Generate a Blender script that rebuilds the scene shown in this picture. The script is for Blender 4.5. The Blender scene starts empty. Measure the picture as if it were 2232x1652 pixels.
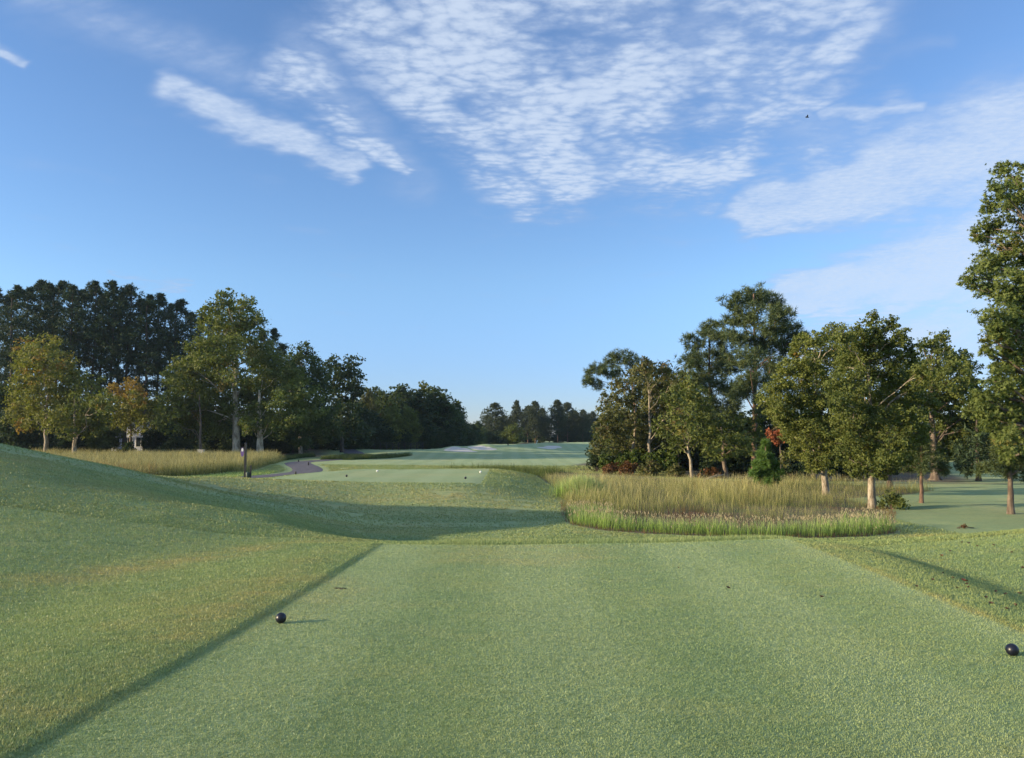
import bpy, math, numpy as np
from mathutils import Vector
R = math.radians
rng = np.random.default_rng(7)
C = bpy.context.scene.collection
scene = bpy.context.scene

# ------------------------------------------------------------------ camera
F, CX, CY, HY = 1686.0, 1115.5, 826.0, 949.0          # focal length, centre and horizon in pixels of a 2231 wide view
EYE = 1.65
TH = math.atan((HY - CY) / F)
cam = bpy.data.cameras.new("camera"); co = bpy.data.objects.new("camera", cam); C.objects.link(co)
cam.sensor_width = 36.0; cam.lens = F / 2231 * 36; cam.clip_end = 5000; cam.clip_start = 0.05
co.location = (0, 0, EYE); co.rotation_euler = (math.pi / 2 + TH, 0, 0)
scene.camera = co

SUN_EL, SUN_AZ = R(11.6), R(13)                        # light travels +x and a little +y
sd = Vector((-math.cos(SUN_AZ) * math.cos(SUN_EL), -math.sin(SUN_AZ) * math.cos(SUN_EL), math.sin(SUN_EL)))
scene.view_settings.view_transform = 'Standard'; scene.view_settings.look = 'None'
scene.view_settings.exposure = 0.72; scene.view_settings.gamma = 1.0
scene.cycles.use_denoising = True
scene.cycles.max_bounces = 6; scene.cycles.transparent_max_bounces = 4
scene.cycles.diffuse_bounces = 3; scene.cycles.glossy_bounces = 2; scene.cycles.volume_bounces = 0
scene.cycles.use_adaptive_sampling = True; scene.cycles.adaptive_threshold = 0.02

# ------------------------------------------------------------------ node helper
class N:
    def __init__(s, tree): s.t = tree
    def new(s, ty, **kw):
        n = s.t.nodes.new(ty)
        for k, v in kw.items(): setattr(n, k, v)
        return n
    def put(s, sock, v):
        if isinstance(v, bpy.types.NodeSocket): s.t.links.new(v, sock)
        elif v is not None: sock.default_value = v
    def m(s, op, a, b=None, c=None, clamp=False):
        n = s.new('ShaderNodeMath', operation=op, use_clamp=clamp)
        s.put(n.inputs[0], a); s.put(n.inputs[1], b); s.put(n.inputs[2], c)
        return n.outputs[0]
    def mix(s, f, a, b, blend='MIX'):
        n = s.new('ShaderNodeMix', data_type='RGBA', blend_type=blend)
        s.put(n.inputs[0], f); s.put(n.inputs[6], a); s.put(n.inputs[7], b)
        return n.outputs[2]
    def noise(s, vec, scale, detail=3, rough=.55, dist=0.0, dim='3D'):
        n = s.new('ShaderNodeTexNoise', noise_dimensions=dim)
        s.put(n.inputs['Vector'], vec); n.inputs['Scale'].default_value = scale; n.inputs['Detail'].default_value = detail
        n.inputs['Roughness'].default_value = rough; n.inputs['Distortion'].default_value = dist
        return n.outputs[0]
    def ramp(s, v, a, b, lo=0.0, hi=1.0, smooth=True):
        n = s.new('ShaderNodeMapRange', interpolation_type='SMOOTHSTEP' if smooth else 'LINEAR')
        s.put(n.inputs[0], v); s.put(n.inputs[1], a); s.put(n.inputs[2], b); s.put(n.inputs[3], lo); s.put(n.inputs[4], hi)
        return n.outputs[0]
    def comb(s, x, y, z=0.0):
        n = s.new('ShaderNodeCombineXYZ'); s.put(n.inputs[0], x); s.put(n.inputs[1], y); s.put(n.inputs[2], z)
        return n.outputs[0]
    def vmul(s, v, k):
        n = s.new('ShaderNodeVectorMath', operation='MULTIPLY'); s.put(n.inputs[0], v); n.inputs[1].default_value = k
        return n.outputs[0]
def rgb(*c): return (c[0], c[1], c[2], 1.0)

# ------------------------------------------------------------------ world: sky with a layer of high clouds
world = bpy.data.worlds.new("World"); scene.world = world; world.use_nodes = True; world.cycles.sampling_method = 'MANUAL'; world.cycles.sample_map_resolution = 512
wt = world.node_tree; wt.nodes.clear(); w = N(wt)
sky = w.new('ShaderNodeTexSky', sky_type='NISHITA', sun_disc=False)
sky.sun_elevation = SUN_EL; sky.sun_rotation = math.atan2(sd.x, sd.y)
sky.altitude = 0; sky.air_density = 1.0; sky.dust_density = 0.0; sky.ozone_density = 3.0
tc = w.new('ShaderNodeTexCoord'); sp = w.new('ShaderNodeSeparateXYZ'); wt.links.new(tc.outputs['Generated'], sp.inputs[0])
X, Y, Z = sp.outputs
zc = w.m('MAXIMUM', Z, 0.03); yc = w.m('MAXIMUM', w.m('ABSOLUTE', Y), 0.03)
P = w.comb(w.m('DIVIDE', X, zc), w.m('DIVIDE', Y, zc))             # plane of the cloud layer overhead
QU, QW = w.m('DIVIDE', X, yc), w.m('DIVIDE', Z, yc)                # bearing and rise
def qpt(px, py):
    u = (px - CX) / F; v = -(py - CY) / F
    y = math.cos(TH) - v * math.sin(TH); z = math.sin(TH) + v * math.cos(TH)
    return u / y, z / y
D2 = dict(dim='2D')
wob = w.noise(P, 2.2, 3, .6, **D2); wob2 = w.noise(P, 3.7, 3, .6, **D2)
qu = w.m('ADD', QU, w.m('MULTIPLY', w.m('SUBTRACT', wob, .5), .075))
qw = w.m('ADD', QW, w.m('MULTIPLY', w.m('SUBTRACT', wob2, .5), .055))
def stroke(a, b, r0, r1, amp, soft=.95):
    (ax, ay), (bx, by) = qpt(*a), qpt(*b); dx, dy = bx - ax, by - ay; L2 = dx * dx + dy * dy
    t = w.m('DIVIDE', w.m('ADD', w.m('MULTIPLY', w.m('SUBTRACT', qu, ax), dx), w.m('MULTIPLY', w.m('SUBTRACT', qw, ay), dy)), L2, clamp=True)
    ex = w.m('SUBTRACT', w.m('SUBTRACT', qu, ax), w.m('MULTIPLY', t, dx)); ey = w.m('SUBTRACT', w.m('SUBTRACT', qw, ay), w.m('MULTIPLY', t, dy))
    d = w.m('SQRT', w.m('ADD', w.m('MULTIPLY', ex, ex), w.m('MULTIPLY', ey, ey)))
    r = w.m('MULTIPLY_ADD', t, (r1 - r0) / F, r0 / F)
    return w.m('MULTIPLY', w.ramp(w.m('DIVIDE', d, r), 1.0 + soft, 1.0 - soft), amp)
def union(lst):
    o = lst[0]
    for k in lst[1:]: o = w.m('MAXIMUM', o, k)
    return o
field = union([stroke((760, 20), (1150, 430), 110, 60, .95), stroke((1000, -40), (1230, 380), 210, 90, 1.0),
               stroke((1300, -60), (1440, 340), 210, 130, .95), stroke((1680, 20), (1560, 330), 190, 110, .9),
               stroke((620, 150), (870, 370), 70, 30, .9), stroke((1850, 60), (1750, 240), 110, 90, .75),
               stroke((1640, 420), (1950, 250), 40, 60, .6), stroke((1260, 380), (1560, 430), 60, 35, .6)])
wisp = union([stroke((370, 200), (760, 350), 40, 34, .95), stroke((640, 90), (900, 390), 60, 50, .5), stroke((60, -10), (500, 150), 60, 60, .5), stroke((-40, 90), (70, 128), 22, 14, .85),
              stroke((540, 150), (640, 170), 40, 30, .5), stroke((1640, 470), (2260, 290), 50, 150, 1.0),
              stroke((1700, 650), (2300, 540), 45, 160, 1.0), stroke((1800, 250), (2000, 240), 25, 18, .7),
              stroke((1760, 780), (2300, 700), 80, 150, .75), stroke((250, 598), (410, 624), 12, 10, .5),
              stroke((1880, 130), (2080, 90), 30, 20, .35), stroke((1400, -20), (1800, 300), 150, 120, .5)])
Pr = w.vmul(P, (1.0, 1.35, 1.0))
Pw = w.new('ShaderNodeVectorMath', operation='ADD'); wt.links.new(Pr, Pw.inputs[0])
nz = w.new('ShaderNodeTexNoise', noise_dimensions='2D'); wt.links.new(P, nz.inputs[0]); nz.inputs['Scale'].default_value = 5; nz.inputs['Detail'].default_value = 2
wt.links.new(w.vmul(nz.outputs[1], (.16, .16, 0)), Pw.inputs[1])
vo = w.new('ShaderNodeTexVoronoi', feature='F1', voronoi_dimensions='2D'); wt.links.new(Pw.outputs[0], vo.inputs['Vector']); vo.inputs['Scale'].default_value = 15.5
fine = w.noise(Pr, 24, 4, .62, .0, **D2); big = w.noise(P, 2.6, 2, .6, **D2)
cells = w.m('SUBTRACT', w.m('ADD', w.m('MULTIPLY', fine, 1.35), .02), w.m('MULTIPLY', vo.outputs[0], .95))
cells = w.m('ADD', cells, w.m('MULTIPLY', w.m('SUBTRACT', big, .5), 1.7))
soft_f = w.ramp(w.m('MULTIPLY_ADD', w.m('SUBTRACT', big, .5), .9, field), .05, .95)
dens_f = w.m('MULTIPLY', soft_f, w.m('ADD', w.m('MULTIPLY', w.ramp(cells, -.5, 1.0), .70), w.ramp(w.m('MULTIPLY_ADD', field, .5, big), .40, 1.05, 0, .50)))
sv = w.comb(w.m('MULTIPLY_ADD', QU, 5.0, w.m('MULTIPLY', QW, 9.0)), w.m('MULTIPLY_ADD', QW, 20.0, w.m('MULTIPLY', QU, -7.0)))
streak = w.noise(sv, 1.5, 5, .6, .0, **D2)
dens_w = w.m('MULTIPLY', w.ramp(w.m('ADD', w.m('MULTIPLY', streak, 1.0), w.m('MULTIPLY', wisp, .75)), .15, 1.35), w.ramp(wisp, 0, .8))
dens_w = w.m('MULTIPLY', dens_w, w.m('MULTIPLY_ADD', fine, .55, .70))
dens = w.m('MULTIPLY', w.m('MAXIMUM', w.m('MULTIPLY', dens_f, .80), w.m('MULTIPLY', dens_w, .84)), .92, clamp=True)
over = w.ramp(w.m('ADD', Z, w.m('MULTIPLY', w.ramp(Y, .3, -.5), .3)), .62, .95, 0, .75)  # cloud cover overhead and behind, out of view, added to lift ambient light
dens = w.m('MAXIMUM', dens, w.m('MULTIPLY', over, w.ramp(big, .3, .6, .6, 1.0)))
tint = w.mix(1.0, sky.outputs[0], w.mix(w.ramp(QW, .02, .22), rgb(.60, .70, 1.12), rgb(.98, 1.02, 1.16)), 'MULTIPLY')
cloudc = w.mix(w.ramp(dens, .1, .9), rgb(1.8, 2.35, 3.5), rgb(2.9, 3.4, 4.2))
fin = w.mix(dens, tint, cloudc)
bg = w.new('ShaderNodeBackground'); wt.links.new(fin, bg.inputs[0]); bg.inputs[1].default_value = 0.135
out = w.new('ShaderNodeOutputWorld'); wt.links.new(bg.outputs[0], out.inputs[0])

sun = bpy.data.lights.new("sun", 'SUN'); sun.energy = 4.9; sun.angle = R(.6); sun.color = (1.0, .80, .50)
so = bpy.data.objects.new("sun", sun); C.objects.link(so)
so.rotation_euler = (-sd).to_track_quat('-Z', 'Y').to_euler(); so.location = (-40, -10, 30)

# ------------------------------------------------------------------ geometry helpers
def tag(o, label=None, cat=None, group=None, kind=None):
    if label: o['label'] = label
    if cat: o['category'] = cat
    if group: o['group'] = group
    if kind: o['kind'] = kind
    return o
def empty(name, loc, label, cat, group=None):
    o = bpy.data.objects.new(name, None); C.objects.link(o); o.location = loc; o.empty_display_size = .3
    return tag(o, label, cat, group)
def mesh(name, V, Fc, mat, parent=None, attrs=None, smooth=False, loc=None):
    """V (n,3), Fc (m,k) one face size, or a list of such arrays"""
    V = np.asarray(V, dtype=np.float32)
    if parent is not None and loc is None: V = V - np.array(parent.matrix_basis.translation, dtype=np.float32)
    if loc is not None: V = V - np.array(loc, dtype=np.float32)
    if not isinstance(Fc, list) or isinstance(Fc[0], tuple): Fc = [Fc]
    Fc = [np.asarray(f, dtype=np.int32) for f in Fc if len(f)]
    me = bpy.data.meshes.new(name)
    me.vertices.add(len(V)); me.vertices.foreach_set('co', V.ravel())
    me.loops.add(sum(f.size for f in Fc)); me.polygons.add(sum(len(f) for f in Fc))
    me.loops.foreach_set('vertex_index', np.concatenate([f.ravel() for f in Fc]))
    tot = np.concatenate([np.full(len(f), f.shape[1], dtype=np.int32) for f in Fc])
    st = np.concatenate([[0], np.cumsum(tot)[:-1]]).astype(np.int32)
    me.polygons.foreach_set('loop_start', st); me.polygons.foreach_set('loop_total', tot)
    me.polygons.foreach_set('use_smooth', np.full(len(tot), smooth))
    for k, v in (attrs or {}).items():
        a = me.attributes.new(k, 'FLOAT', 'POINT'); a.data.foreach_set('value', np.asarray(v, dtype=np.float32))
    me.update(calc_edges=True)
    me.materials.append(mat)
    o = bpy.data.objects.new(name, me); C.objects.link(o)
    if parent is not None: o.parent = parent
    if loc is not None: o.location = loc
    return o
class MB:
    def __init__(s): s.V = []; s.F = []; s.n = 0
    def add(s, V, Fq): s.V.append(np.asarray(V, float)); s.F.append(np.asarray(Fq, int) + s.n); s.n += len(V); return s
    def box(s, lo, hi):
        a, b = lo, hi
        V = [(x, y, z) for z in (a[2], b[2]) for y in (a[1], b[1]) for x in (a[0], b[0])]
        return s.add(V, [(0, 2, 3, 1), (4, 5, 7, 6), (0, 1, 5, 4), (2, 6, 7, 3), (0, 4, 6, 2), (1, 3, 7, 5)])
    def tube(s, pts, rad, k=7, flare=None):
        pts = np.asarray(pts, float); rad = np.broadcast_to(np.asarray(rad, float), (len(pts),))
        T = np.gradient(pts, axis=0); T /= np.linalg.norm(T, axis=1)[:, None] + 1e-9
        up = np.array([0, 0, 1.0]) if abs(T[0, 2]) < .8 else np.array([0, 1.0, 0])
        A = np.cross(T, up); A /= np.linalg.norm(A, axis=1)[:, None] + 1e-9; B = np.cross(T, A)
        an = np.arange(k) / k * 2 * np.pi
        V = pts[:, None] + rad[:, None, None] * (np.cos(an)[None, :, None] * A[:, None] + np.sin(an)[None, :, None] * B[:, None])
        n = len(pts); Q = []
        for i in range(n - 1):
            for j in range(k): Q.append((i * k + j, i * k + (j + 1) % k, (i + 1) * k + (j + 1) % k, (i + 1) * k + j))
        V = np.concatenate([V.reshape(-1, 3), pts[:1], pts[-1:]])
        for j in range(k):
            Q.append((n * k, (j + 1) % k, j, j)); Q.append((n * k + 1, (n - 1) * k + j, (n - 1) * k + (j + 1) % k, (n - 1) * k + (j + 1) % k))
        return s.add(V, Q)
    def build(s, name, mat, parent=None, smooth=True, **kw):
        V = np.concatenate(s.V); Q = np.concatenate(s.F)
        tri = Q[:, 2] == Q[:, 3]
        return mesh(name, V, [Q[~tri], Q[tri][:, :3]], mat, parent, smooth=smooth, **kw)
def unproj(px, py, y):
    u, s_ = qpt(px, py); return np.array([u * y, y, EYE + s_ * y])
def ground_at(px, py, z=-1.0):
    u, s_ = qpt(px, py); y = (z - EYE) / s_; return np.array([u * y, y])
def sm(a, b, x):
    t = np.clip((x - a) / (b - a), 0, 1); return t * t * (3 - 2 * t)
_tab = rng.random((256, 256))
def vnoise(x, y, s, ox=0.0):
    x = np.asarray(x) / s + ox; y = np.asarray(y) / s + ox * 1.7; xi = np.floor(x).astype(int); yi = np.floor(y).astype(int)
    fx, fy = x - xi, y - yi; fx = fx * fx * (3 - 2 * fx); fy = fy * fy * (3 - 2 * fy); g = lambda a, b: _tab[a % 256, b % 256]
    return (g(xi, yi) * (1 - fx) + g(xi + 1, yi) * fx) * (1 - fy) + (g(xi, yi + 1) * (1 - fx) + g(xi + 1, yi + 1) * fx) * fy - .5
def sinterp(x, xp, fp, w_=.6):
    g = np.linspace(xp[0] - 5, xp[-1] + 5, 1500); v = np.interp(g, xp, fp); h = g[1] - g[0]; k = int(3 * w_ / h); kk = np.exp(-.5 * (np.arange(-k, k + 1) * h / w_) ** 2); kk /= kk.sum()
    return np.interp(x, g, np.convolve(np.pad(v, k, mode='edge'), kk, 'valid'))
def gauss(x, y, cx, cy, sx, sy, rot=0.0):
    c, s_ = math.cos(rot), math.sin(rot); dx, dy = x - cx, y - cy
    return np.exp(-.5 * (((c * dx + s_ * dy) / sx) ** 2 + ((-s_ * dx + c * dy) / sy) ** 2))
EDGE_X = lambda y: np.interp(y, [-10, 4.1, 7, 9, 12.3], [-3.0, -2.52, -2.28, -2.1, -1.98])
def height(x, y):
    x = np.asarray(x, float); y = np.asarray(y, float)
    ex = EDGE_X(y) + .05 * vnoise(x * 0, y, .8)
    bank = .021 * sm(0, .11, ex - x) - .15 * sm(.3, 3.2, ex - x)
    fadey = 1 - sm(10.5, 13.5, y)
    bank = bank * (.25 + .75 * fadey)
    right = -.04 * sm(4.2, 4.9, x) - .27 * sm(4.6, 6.0, x) * sm(16, 11, y)
    near = np.where(x < 0, bank, right) - .05 * sm(11.9, 12.5, y)
    plain = np.interp(y, [0, 40, 60, 90, 120, 170, 260, 700], [-.95, -1.0, -1.1, -.85, -.7, -.6, -.5, -.5])
    wy = sinterp(y - 2.6 * sm(-2.0, -5.5, x), [12.2, 13.2, 16, 18.5, 21], [0, .09, .62, .93, 1.0], .45)
    z = near * (1 - wy) + plain * wy
    # right hand mound
    z = z + .70 * gauss(x, y, 12.5, 11.2, 4.0, 3.2)
    # left mound
    toe = sinterp(y, [0, 7, 10, 13, 18, 22, 30], [-5.7, -5.2, -4.7, -4.0, -3.7, -4.2, -6], .8)
    p = sinterp(toe - x, [-1, 0, 1.2, 2.5, 3.8, 5.1, 6.4, 7.7, 10.3, 14, 20, 60], [0, .03, .26, .52, .78, 1.08, 1.42, 1.72, 2.1, 2.4, 2.3, .6], .5)
    z = z + p * (.22 + .78 * sinterp(y, [3, 5, 9, 14, 20.5, 60], [0, .04, .22, .60, 1, 1], 1.2)) * (1 - sm(22.5, 36, y)) * sm(-6, 3, y)
    z = z + 3.2 * gauss(x, y, -24, 19.8, 4.3, 3.5)  # unseen peak off to the left, raised to cast shade across the dip
    # second tee
    t2 = sm(25.8, 32.2, y) * (1 - sm(46.5, 51, y)) * sm(0, 4.5, x - np.interp(y, [30, 42, 48], [-16, -14.5, -12.5])) * (1 - sm(-2.0, 3.3, x - .05 * (y - 38)))
    z = z + t2 * (.69 + 0 * x)
    # far mounds round the bunkers, and soft rolls
    z = z + .72 * gauss(x, y, -5.6, 118, 4.6, 5) + .5 * gauss(x, y, -13.5, 103, 4.5, 5) + .55 * gauss(x, y, 1.3, 122, 3.4, 4) + .55 * gauss(x, y, 9, 150, 7, 6)
    z = z + .8 * gauss(x, y, 17.5, 172, 9, 9) + .45 * gauss(x, y, 6, 158, 6, 5) + .6 * gauss(x, y, -28, 112, 7, 7)
    far = sm(45, 70, y)
    z = z + far * (.22 * vnoise(x, y, 14) + .12 * vnoise(x, y, 6, 3)) * (1 - .5 * sm(200, 300, y))
    z = z + .05 * vnoise(x, y, 3.3, 9) * (1 - fadey * sm(-3.2, -2.2, x) * sm(4.9, 4.3, x)) + .014 * vnoise(x, y, .7, 5)
    z = z + sm(60, 140, np.abs(x)) * vnoise(x, y, 40, 2) * 1.2
    for c in BUNK: z = z + .27 * gauss(x, y, c[0], c[1] + 2.8, c[2] * .9, 1.5)
    for c in BUNK: z = z - .10 * np.clip(1.25 - ((x - c[0]) / c[2]) ** 2 - ((y - c[1]) / c[3]) ** 2, 0, .8)
    return z
BUNK = []; BUNK_ = []
for (px, py, rx, ry) in ((1003, 982.5, 2.6, 2.6), (1042, 979, 1.7, 2.0), (985, 981, 1.2, 2.0), (1064, 979.5, 1.2, 1.6), (1188, 977.5, 2.2, 2.6), (1206, 975.5, 1.6, 2.4), (1307, 973, 1.6, 2)):
    yy = np.arange(60, 230, .25); u, s_ = qpt(px, py); hh_ = height(u * yy, yy) - (EYE + s_ * yy); i_ = int(np.argmax(hh_ > 0)) if (hh_ > 0).any() else 220; BUNK_.append((u * yy[i_], yy[i_], rx, ry))
BUNK += BUNK_
def h1(x, y): return float(height(np.array([x]), np.array([y]))[0])
def inpoly(x, y, poly):
    r = np.zeros(x.shape, bool); n = len(poly)
    for i in range(n):
        (x1, y1), (x2, y2) = poly[i], poly[(i + 1) % n]
        c = ((y1 > y) != (y2 > y)) & (x < (x2 - x1) * (y - y1) / (y2 - y1 + 1e-12) + x1); r ^= c
    return r
def edge_dist(x, y, poly):
    d = np.full(x.shape, 1e9); n = len(poly)
    for i in range(n):
        a = np.array(poly[i]); b = np.array(poly[(i + 1) % n]); ab = b - a
        t = np.clip(((x - a[0]) * ab[0] + (y - a[1]) * ab[1]) / (ab @ ab + 1e-9), 0, 1)
        d = np.minimum(d, np.hypot(x - a[0] - t * ab[0], y - a[1] - t * ab[1]))
    return d
G = lambda *pts, z=-.98: [tuple(ground_at(px, py, z)) for px, py in pts]
BED = G((1218, 1075), (1222, 1118), (1236, 1142), (1300, 1155), (1400, 1163), (1500, 1168), (1600, 1173), (1700, 1175), (1800, 1174), (1900, 1169), (1965, 1161), (1945, 1140), (1955, 1115),
        (1900, 1098), (1850, 1085), (1990, 1075), (2040, 1066), (1960, 1062), (1800, 1050), (1680, 1048), (1500, 1043), (1400, 1034), (1290, 1027), (1200, 1021), (1080, 1018), (950, 1019), (1090, 1027), (1170, 1046), z=-.95)
LFIELD = [(-62, 62), (-40, 44), (-27, 41.5), (-22.5, 46.8), (-20.5, 51.8), (-19.0, 56), (-21.4, 71), (-24, 84), (-30, 88), (-62, 86)]
PATHC = [(-30, 40.5), (-24, 43.6), (-19.5, 46.6), (-16.6, 51.0), (-15.4, 55.6), (-16.0, 61.0), (-18.4, 67.5), (-20.0, 73), (-19.9, 79), (-18.3, 86), (-19.5, 97), (-24, 112)]
WOODS = [(3.5, 64), (5.8, 56), (9, 50), (14.5, 47), (20, 44.5), (26, 43.5), (29, 48), (34, 60), (34, 90), (10, 90)]
LWOODS = [(-120, 86), (-36, 84), (-27, 83), (-22, 87), (-21.5, 97), (-27, 118), (-33, 135), (-25, 145), (-17, 150), (-12, 160), (-14, 230), (-200, 230)]

# ------------------------------------------------------------------ materials
def mat_new(name):
    m = bpy.data.materials.new(name); m.use_nodes = True; t = m.node_tree; t.nodes.clear(); n = N(t)
    o = n.new('ShaderNodeOutputMaterial'); return m, n, o
def attr(n, name):
    a = n.new('ShaderNodeAttribute', attribute_name=name); return a.outputs['Fac']
def simple(name, col, rough=.6, metal=0.0, var=.25, scale=30, bump=.0, spec=.5, coat=0.0):
    m, n, o = mat_new(name); b = n.new('ShaderNodeBsdfPrincipled')
    tcn = n.new('ShaderNodeTexCoord').outputs['Object']; nz_ = n.noise(tcn, scale, 4)
    n.put(b.inputs['Base Color'], n.mix(n.ramp(nz_, .3, .7), rgb(*[c * (1 - var) for c in col]), rgb(*[min(1, c * (1 + var)) for c in col])))
    b.inputs['Roughness'].default_value = rough; b.inputs['Metallic'].default_value = metal; b.inputs['Specular IOR Level'].default_value = spec
    b.inputs['Coat Weight'].default_value = coat
    if bump:
        bp = n.new('ShaderNodeBump'); bp.inputs['Strength'].default_value = bump; bp.inputs['Distance'].default_value = .02; n.put(bp.inputs['Height'], nz_); n.put(b.inputs['Normal'], bp.outputs[0])
    n.t.links.new(b.outputs[0], o.inputs[0]); return m
def leafmat(name, dark, light, accent=None, acc=.0, trans=.3, rough=.6, shade=.62):
    """leaf colour varies by leaf (attribute tint) and by clump (attribute clump)"""
    m, n, o = mat_new(name)
    t, c = attr(n, 'tint'), attr(n, 'clump')
    k = n.m('ADD', n.m('MULTIPLY', t, 1 - shade), n.m('MULTIPLY', c, shade))
    col = n.mix(k, rgb(*dark), rgb(*light))
    if accent: col = n.mix(n.ramp(c, 1 - acc - .08, 1 - acc + .08), col, n.mix(t, rgb(*[q * .6 for q in accent]), rgb(*accent)))
    d = n.new('ShaderNodeBsdfPrincipled'); n.put(d.inputs['Base Color'], col); d.inputs['Roughness'].default_value = rough; d.inputs['Specular IOR Level'].default_value = .18
    tr = n.new('ShaderNodeBsdfTranslucent'); n.put(tr.inputs[0], n.mix(1.0, col, rgb(1.1, 1.25, .6), 'MULTIPLY'))
    mx = n.new('ShaderNodeMixShader'); mx.inputs[0].default_value = trans
    n.t.links.new(d.outputs[0], mx.inputs[1]); n.t.links.new(tr.outputs[0], mx.inputs[2]); n.t.links.new(mx.outputs[0], o.inputs[0]); return m
def barkmat(name, a, b_, scale=6):
    m, n, o = mat_new(name); b = n.new('ShaderNodeBsdfPrincipled'); tcn = n.new('ShaderNodeTexCoord').outputs['Object']
    nz_ = n.noise(n.vmul(tcn, (1, 1, .35)), scale, 5, .65); fine_ = n.noise(n.vmul(tcn, (1, 1, .2)), scale * 5, 4, .6)
    n.put(b.inputs['Base Color'], n.mix(n.ramp(n.m('ADD', nz_, n.m('MULTIPLY', fine_, .3)), .5, .78), rgb(*a), rgb(*b_))); b.inputs['Roughness'].default_value = .9
    bp = n.new('ShaderNodeBump'); bp.inputs['Strength'].default_value = .7; bp.inputs['Distance'].default_value = .03; n.put(bp.inputs['Height'], fine_); n.put(b.inputs['Normal'], bp.outputs[0])
    n.t.links.new(b.outputs[0], o.inputs[0]); return m
def turf_colour(n, pos, dry, fair, jitter=None):
    v1 = n.noise(pos, .35, 5, .6, .4); v2 = n.noise(n.vmul(pos, (.55, 1.5, 1)), 1.6, 5, .65, .3); v3 = n.noise(pos, 14, 4, .7)
    col = n.mix(n.ramp(v1, .35, .68), rgb(.138, .185, .084), rgb(.180, .215, .090))
    col = n.mix(n.ramp(v2, .42, .72, 0, .42), col, rgb(.225, .225, .100))
    col = n.mix(n.m('MULTIPLY', fair, .55), col, n.mix(n.ramp(v2, .3, .75), rgb(.150, .205, .110), rgb(.185, .225, .115)))
    sx = n.new('ShaderNodeSeparateXYZ'); n.t.links.new(pos, sx.inputs[0]); bw = n.m('SINE', n.m('ADD', n.m('MULTIPLY', sx.outputs[0], 3.1), n.m('MULTIPLY', v1, .9)))
    col = n.mix(n.m('MULTIPLY', n.ramp(bw, -.7, .7), n.m('MULTIPLY', fair, .62)), col, rgb(.225, .265, .145))
    col = n.mix(n.m('MULTIPLY', dry, n.ramp(n.m('ADD', v2, n.m('MULTIPLY', v3, .5)), .45, .95)), col, rgb(.33, .235, .10))
    st = n.noise(n.vmul(pos, (1.3, 5.5, 1)), 2.6, 5, .72, .5)
    col = n.mix(n.m('MULTIPLY', n.ramp(st, .5, .72, 0, .6), n.m('SUBTRACT', 1.0, fair, clamp=True)), col, rgb(.062, .085, .040))  # dark streaks: mower marks and tuft shade painted into the grass colour
    col = n.mix(n.ramp(v3, .35, .7, .0, .42), col, rgb(.085, .125, .048))
    return col, v2, v3
def ground_mat():
    m, n, o = mat_new('turf'); b = n.new('ShaderNodeBsdfPrincipled'); pos = n.new('ShaderNodeNewGeometry').outputs['Position']
    col, v2, v3 = turf_colour(n, pos, attr(n, 'dry'), attr(n, 'fair'))
    st = n.noise(n.vmul(pos, (.8, 3.4, 1)), 3.0, 5, .7, .6)
    col = n.mix(n.ramp(st, .5, .8, 0, .5), col, rgb(.10, .115, .05))
    soil = attr(n, 'soil')
    sc = n.mix(n.ramp(n.noise(pos, 2.5, 5, .7), .35, .7), rgb(.055, .035, .022), rgb(.14, .085, .05))
    sc = n.mix(n.ramp(n.noise(pos, .9, 3), .5, .65), sc, rgb(.05, .065, .022))
    col = n.mix(1.0, col, rgb(1.72, 1.72, 1.52), 'MULTIPLY')
    n.put(b.inputs['Base Color'], n.mix(soil, col, sc)); b.inputs['Roughness'].default_value = .85; b.inputs['Specular IOR Level'].default_value = .25
    b.inputs['Sheen Weight'].default_value = .06; b.inputs['Sheen Roughness'].default_value = .45; b.inputs['Sheen Tint'].default_value = rgb(.75, .95, .8)
    hh = n.m('ADD', n.m('MULTIPLY', st, .7), n.m('ADD', n.m('MULTIPLY', n.noise(pos, 60, 3, .7), .25), n.m('MULTIPLY', n.noise(pos, 11, 4, .6), .3)))
    bp = n.new('ShaderNodeBump'); bp.inputs['Strength'].default_value = .8; bp.inputs['Distance'].default_value = .045; n.put(bp.inputs['Height'], hh); n.put(b.inputs['Normal'], bp.outputs[0])
    n.t.links.new(b.outputs[0], o.inputs[0]); return m
def blade_mat():
    m, n, o = mat_new('turf_blades'); pos = n.new('ShaderNodeNewGeometry').outputs['Position']
    col, v2, v3 = turf_colour(n, pos, attr(n, 'dry'), attr(n, 'fair'))
    t = attr(n, 'tint')
    col = n.mix(1.0, col, n.mix(t, rgb(1.78, 1.76, 1.48), rgb(2.25, 2.22, 1.92)), 'MULTIPLY')
    d = n.new('ShaderNodeBsdfPrincipled'); n.put(d.inputs['Base Color'], col); d.inputs['Roughness'].default_value = .5; d.inputs['Specular IOR Level'].default_value = .4
    tr = n.new('ShaderNodeBsdfTranslucent'); n.put(tr.inputs[0], col); mx = n.new('ShaderNodeMixShader'); mx.inputs[0].default_value = .3
    n.t.links.new(d.outputs[0], mx.inputs[1]); n.t.links.new(tr.outputs[0], mx.inputs[2]); n.t.links.new(mx.outputs[0], o.inputs[0]); return m
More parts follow.
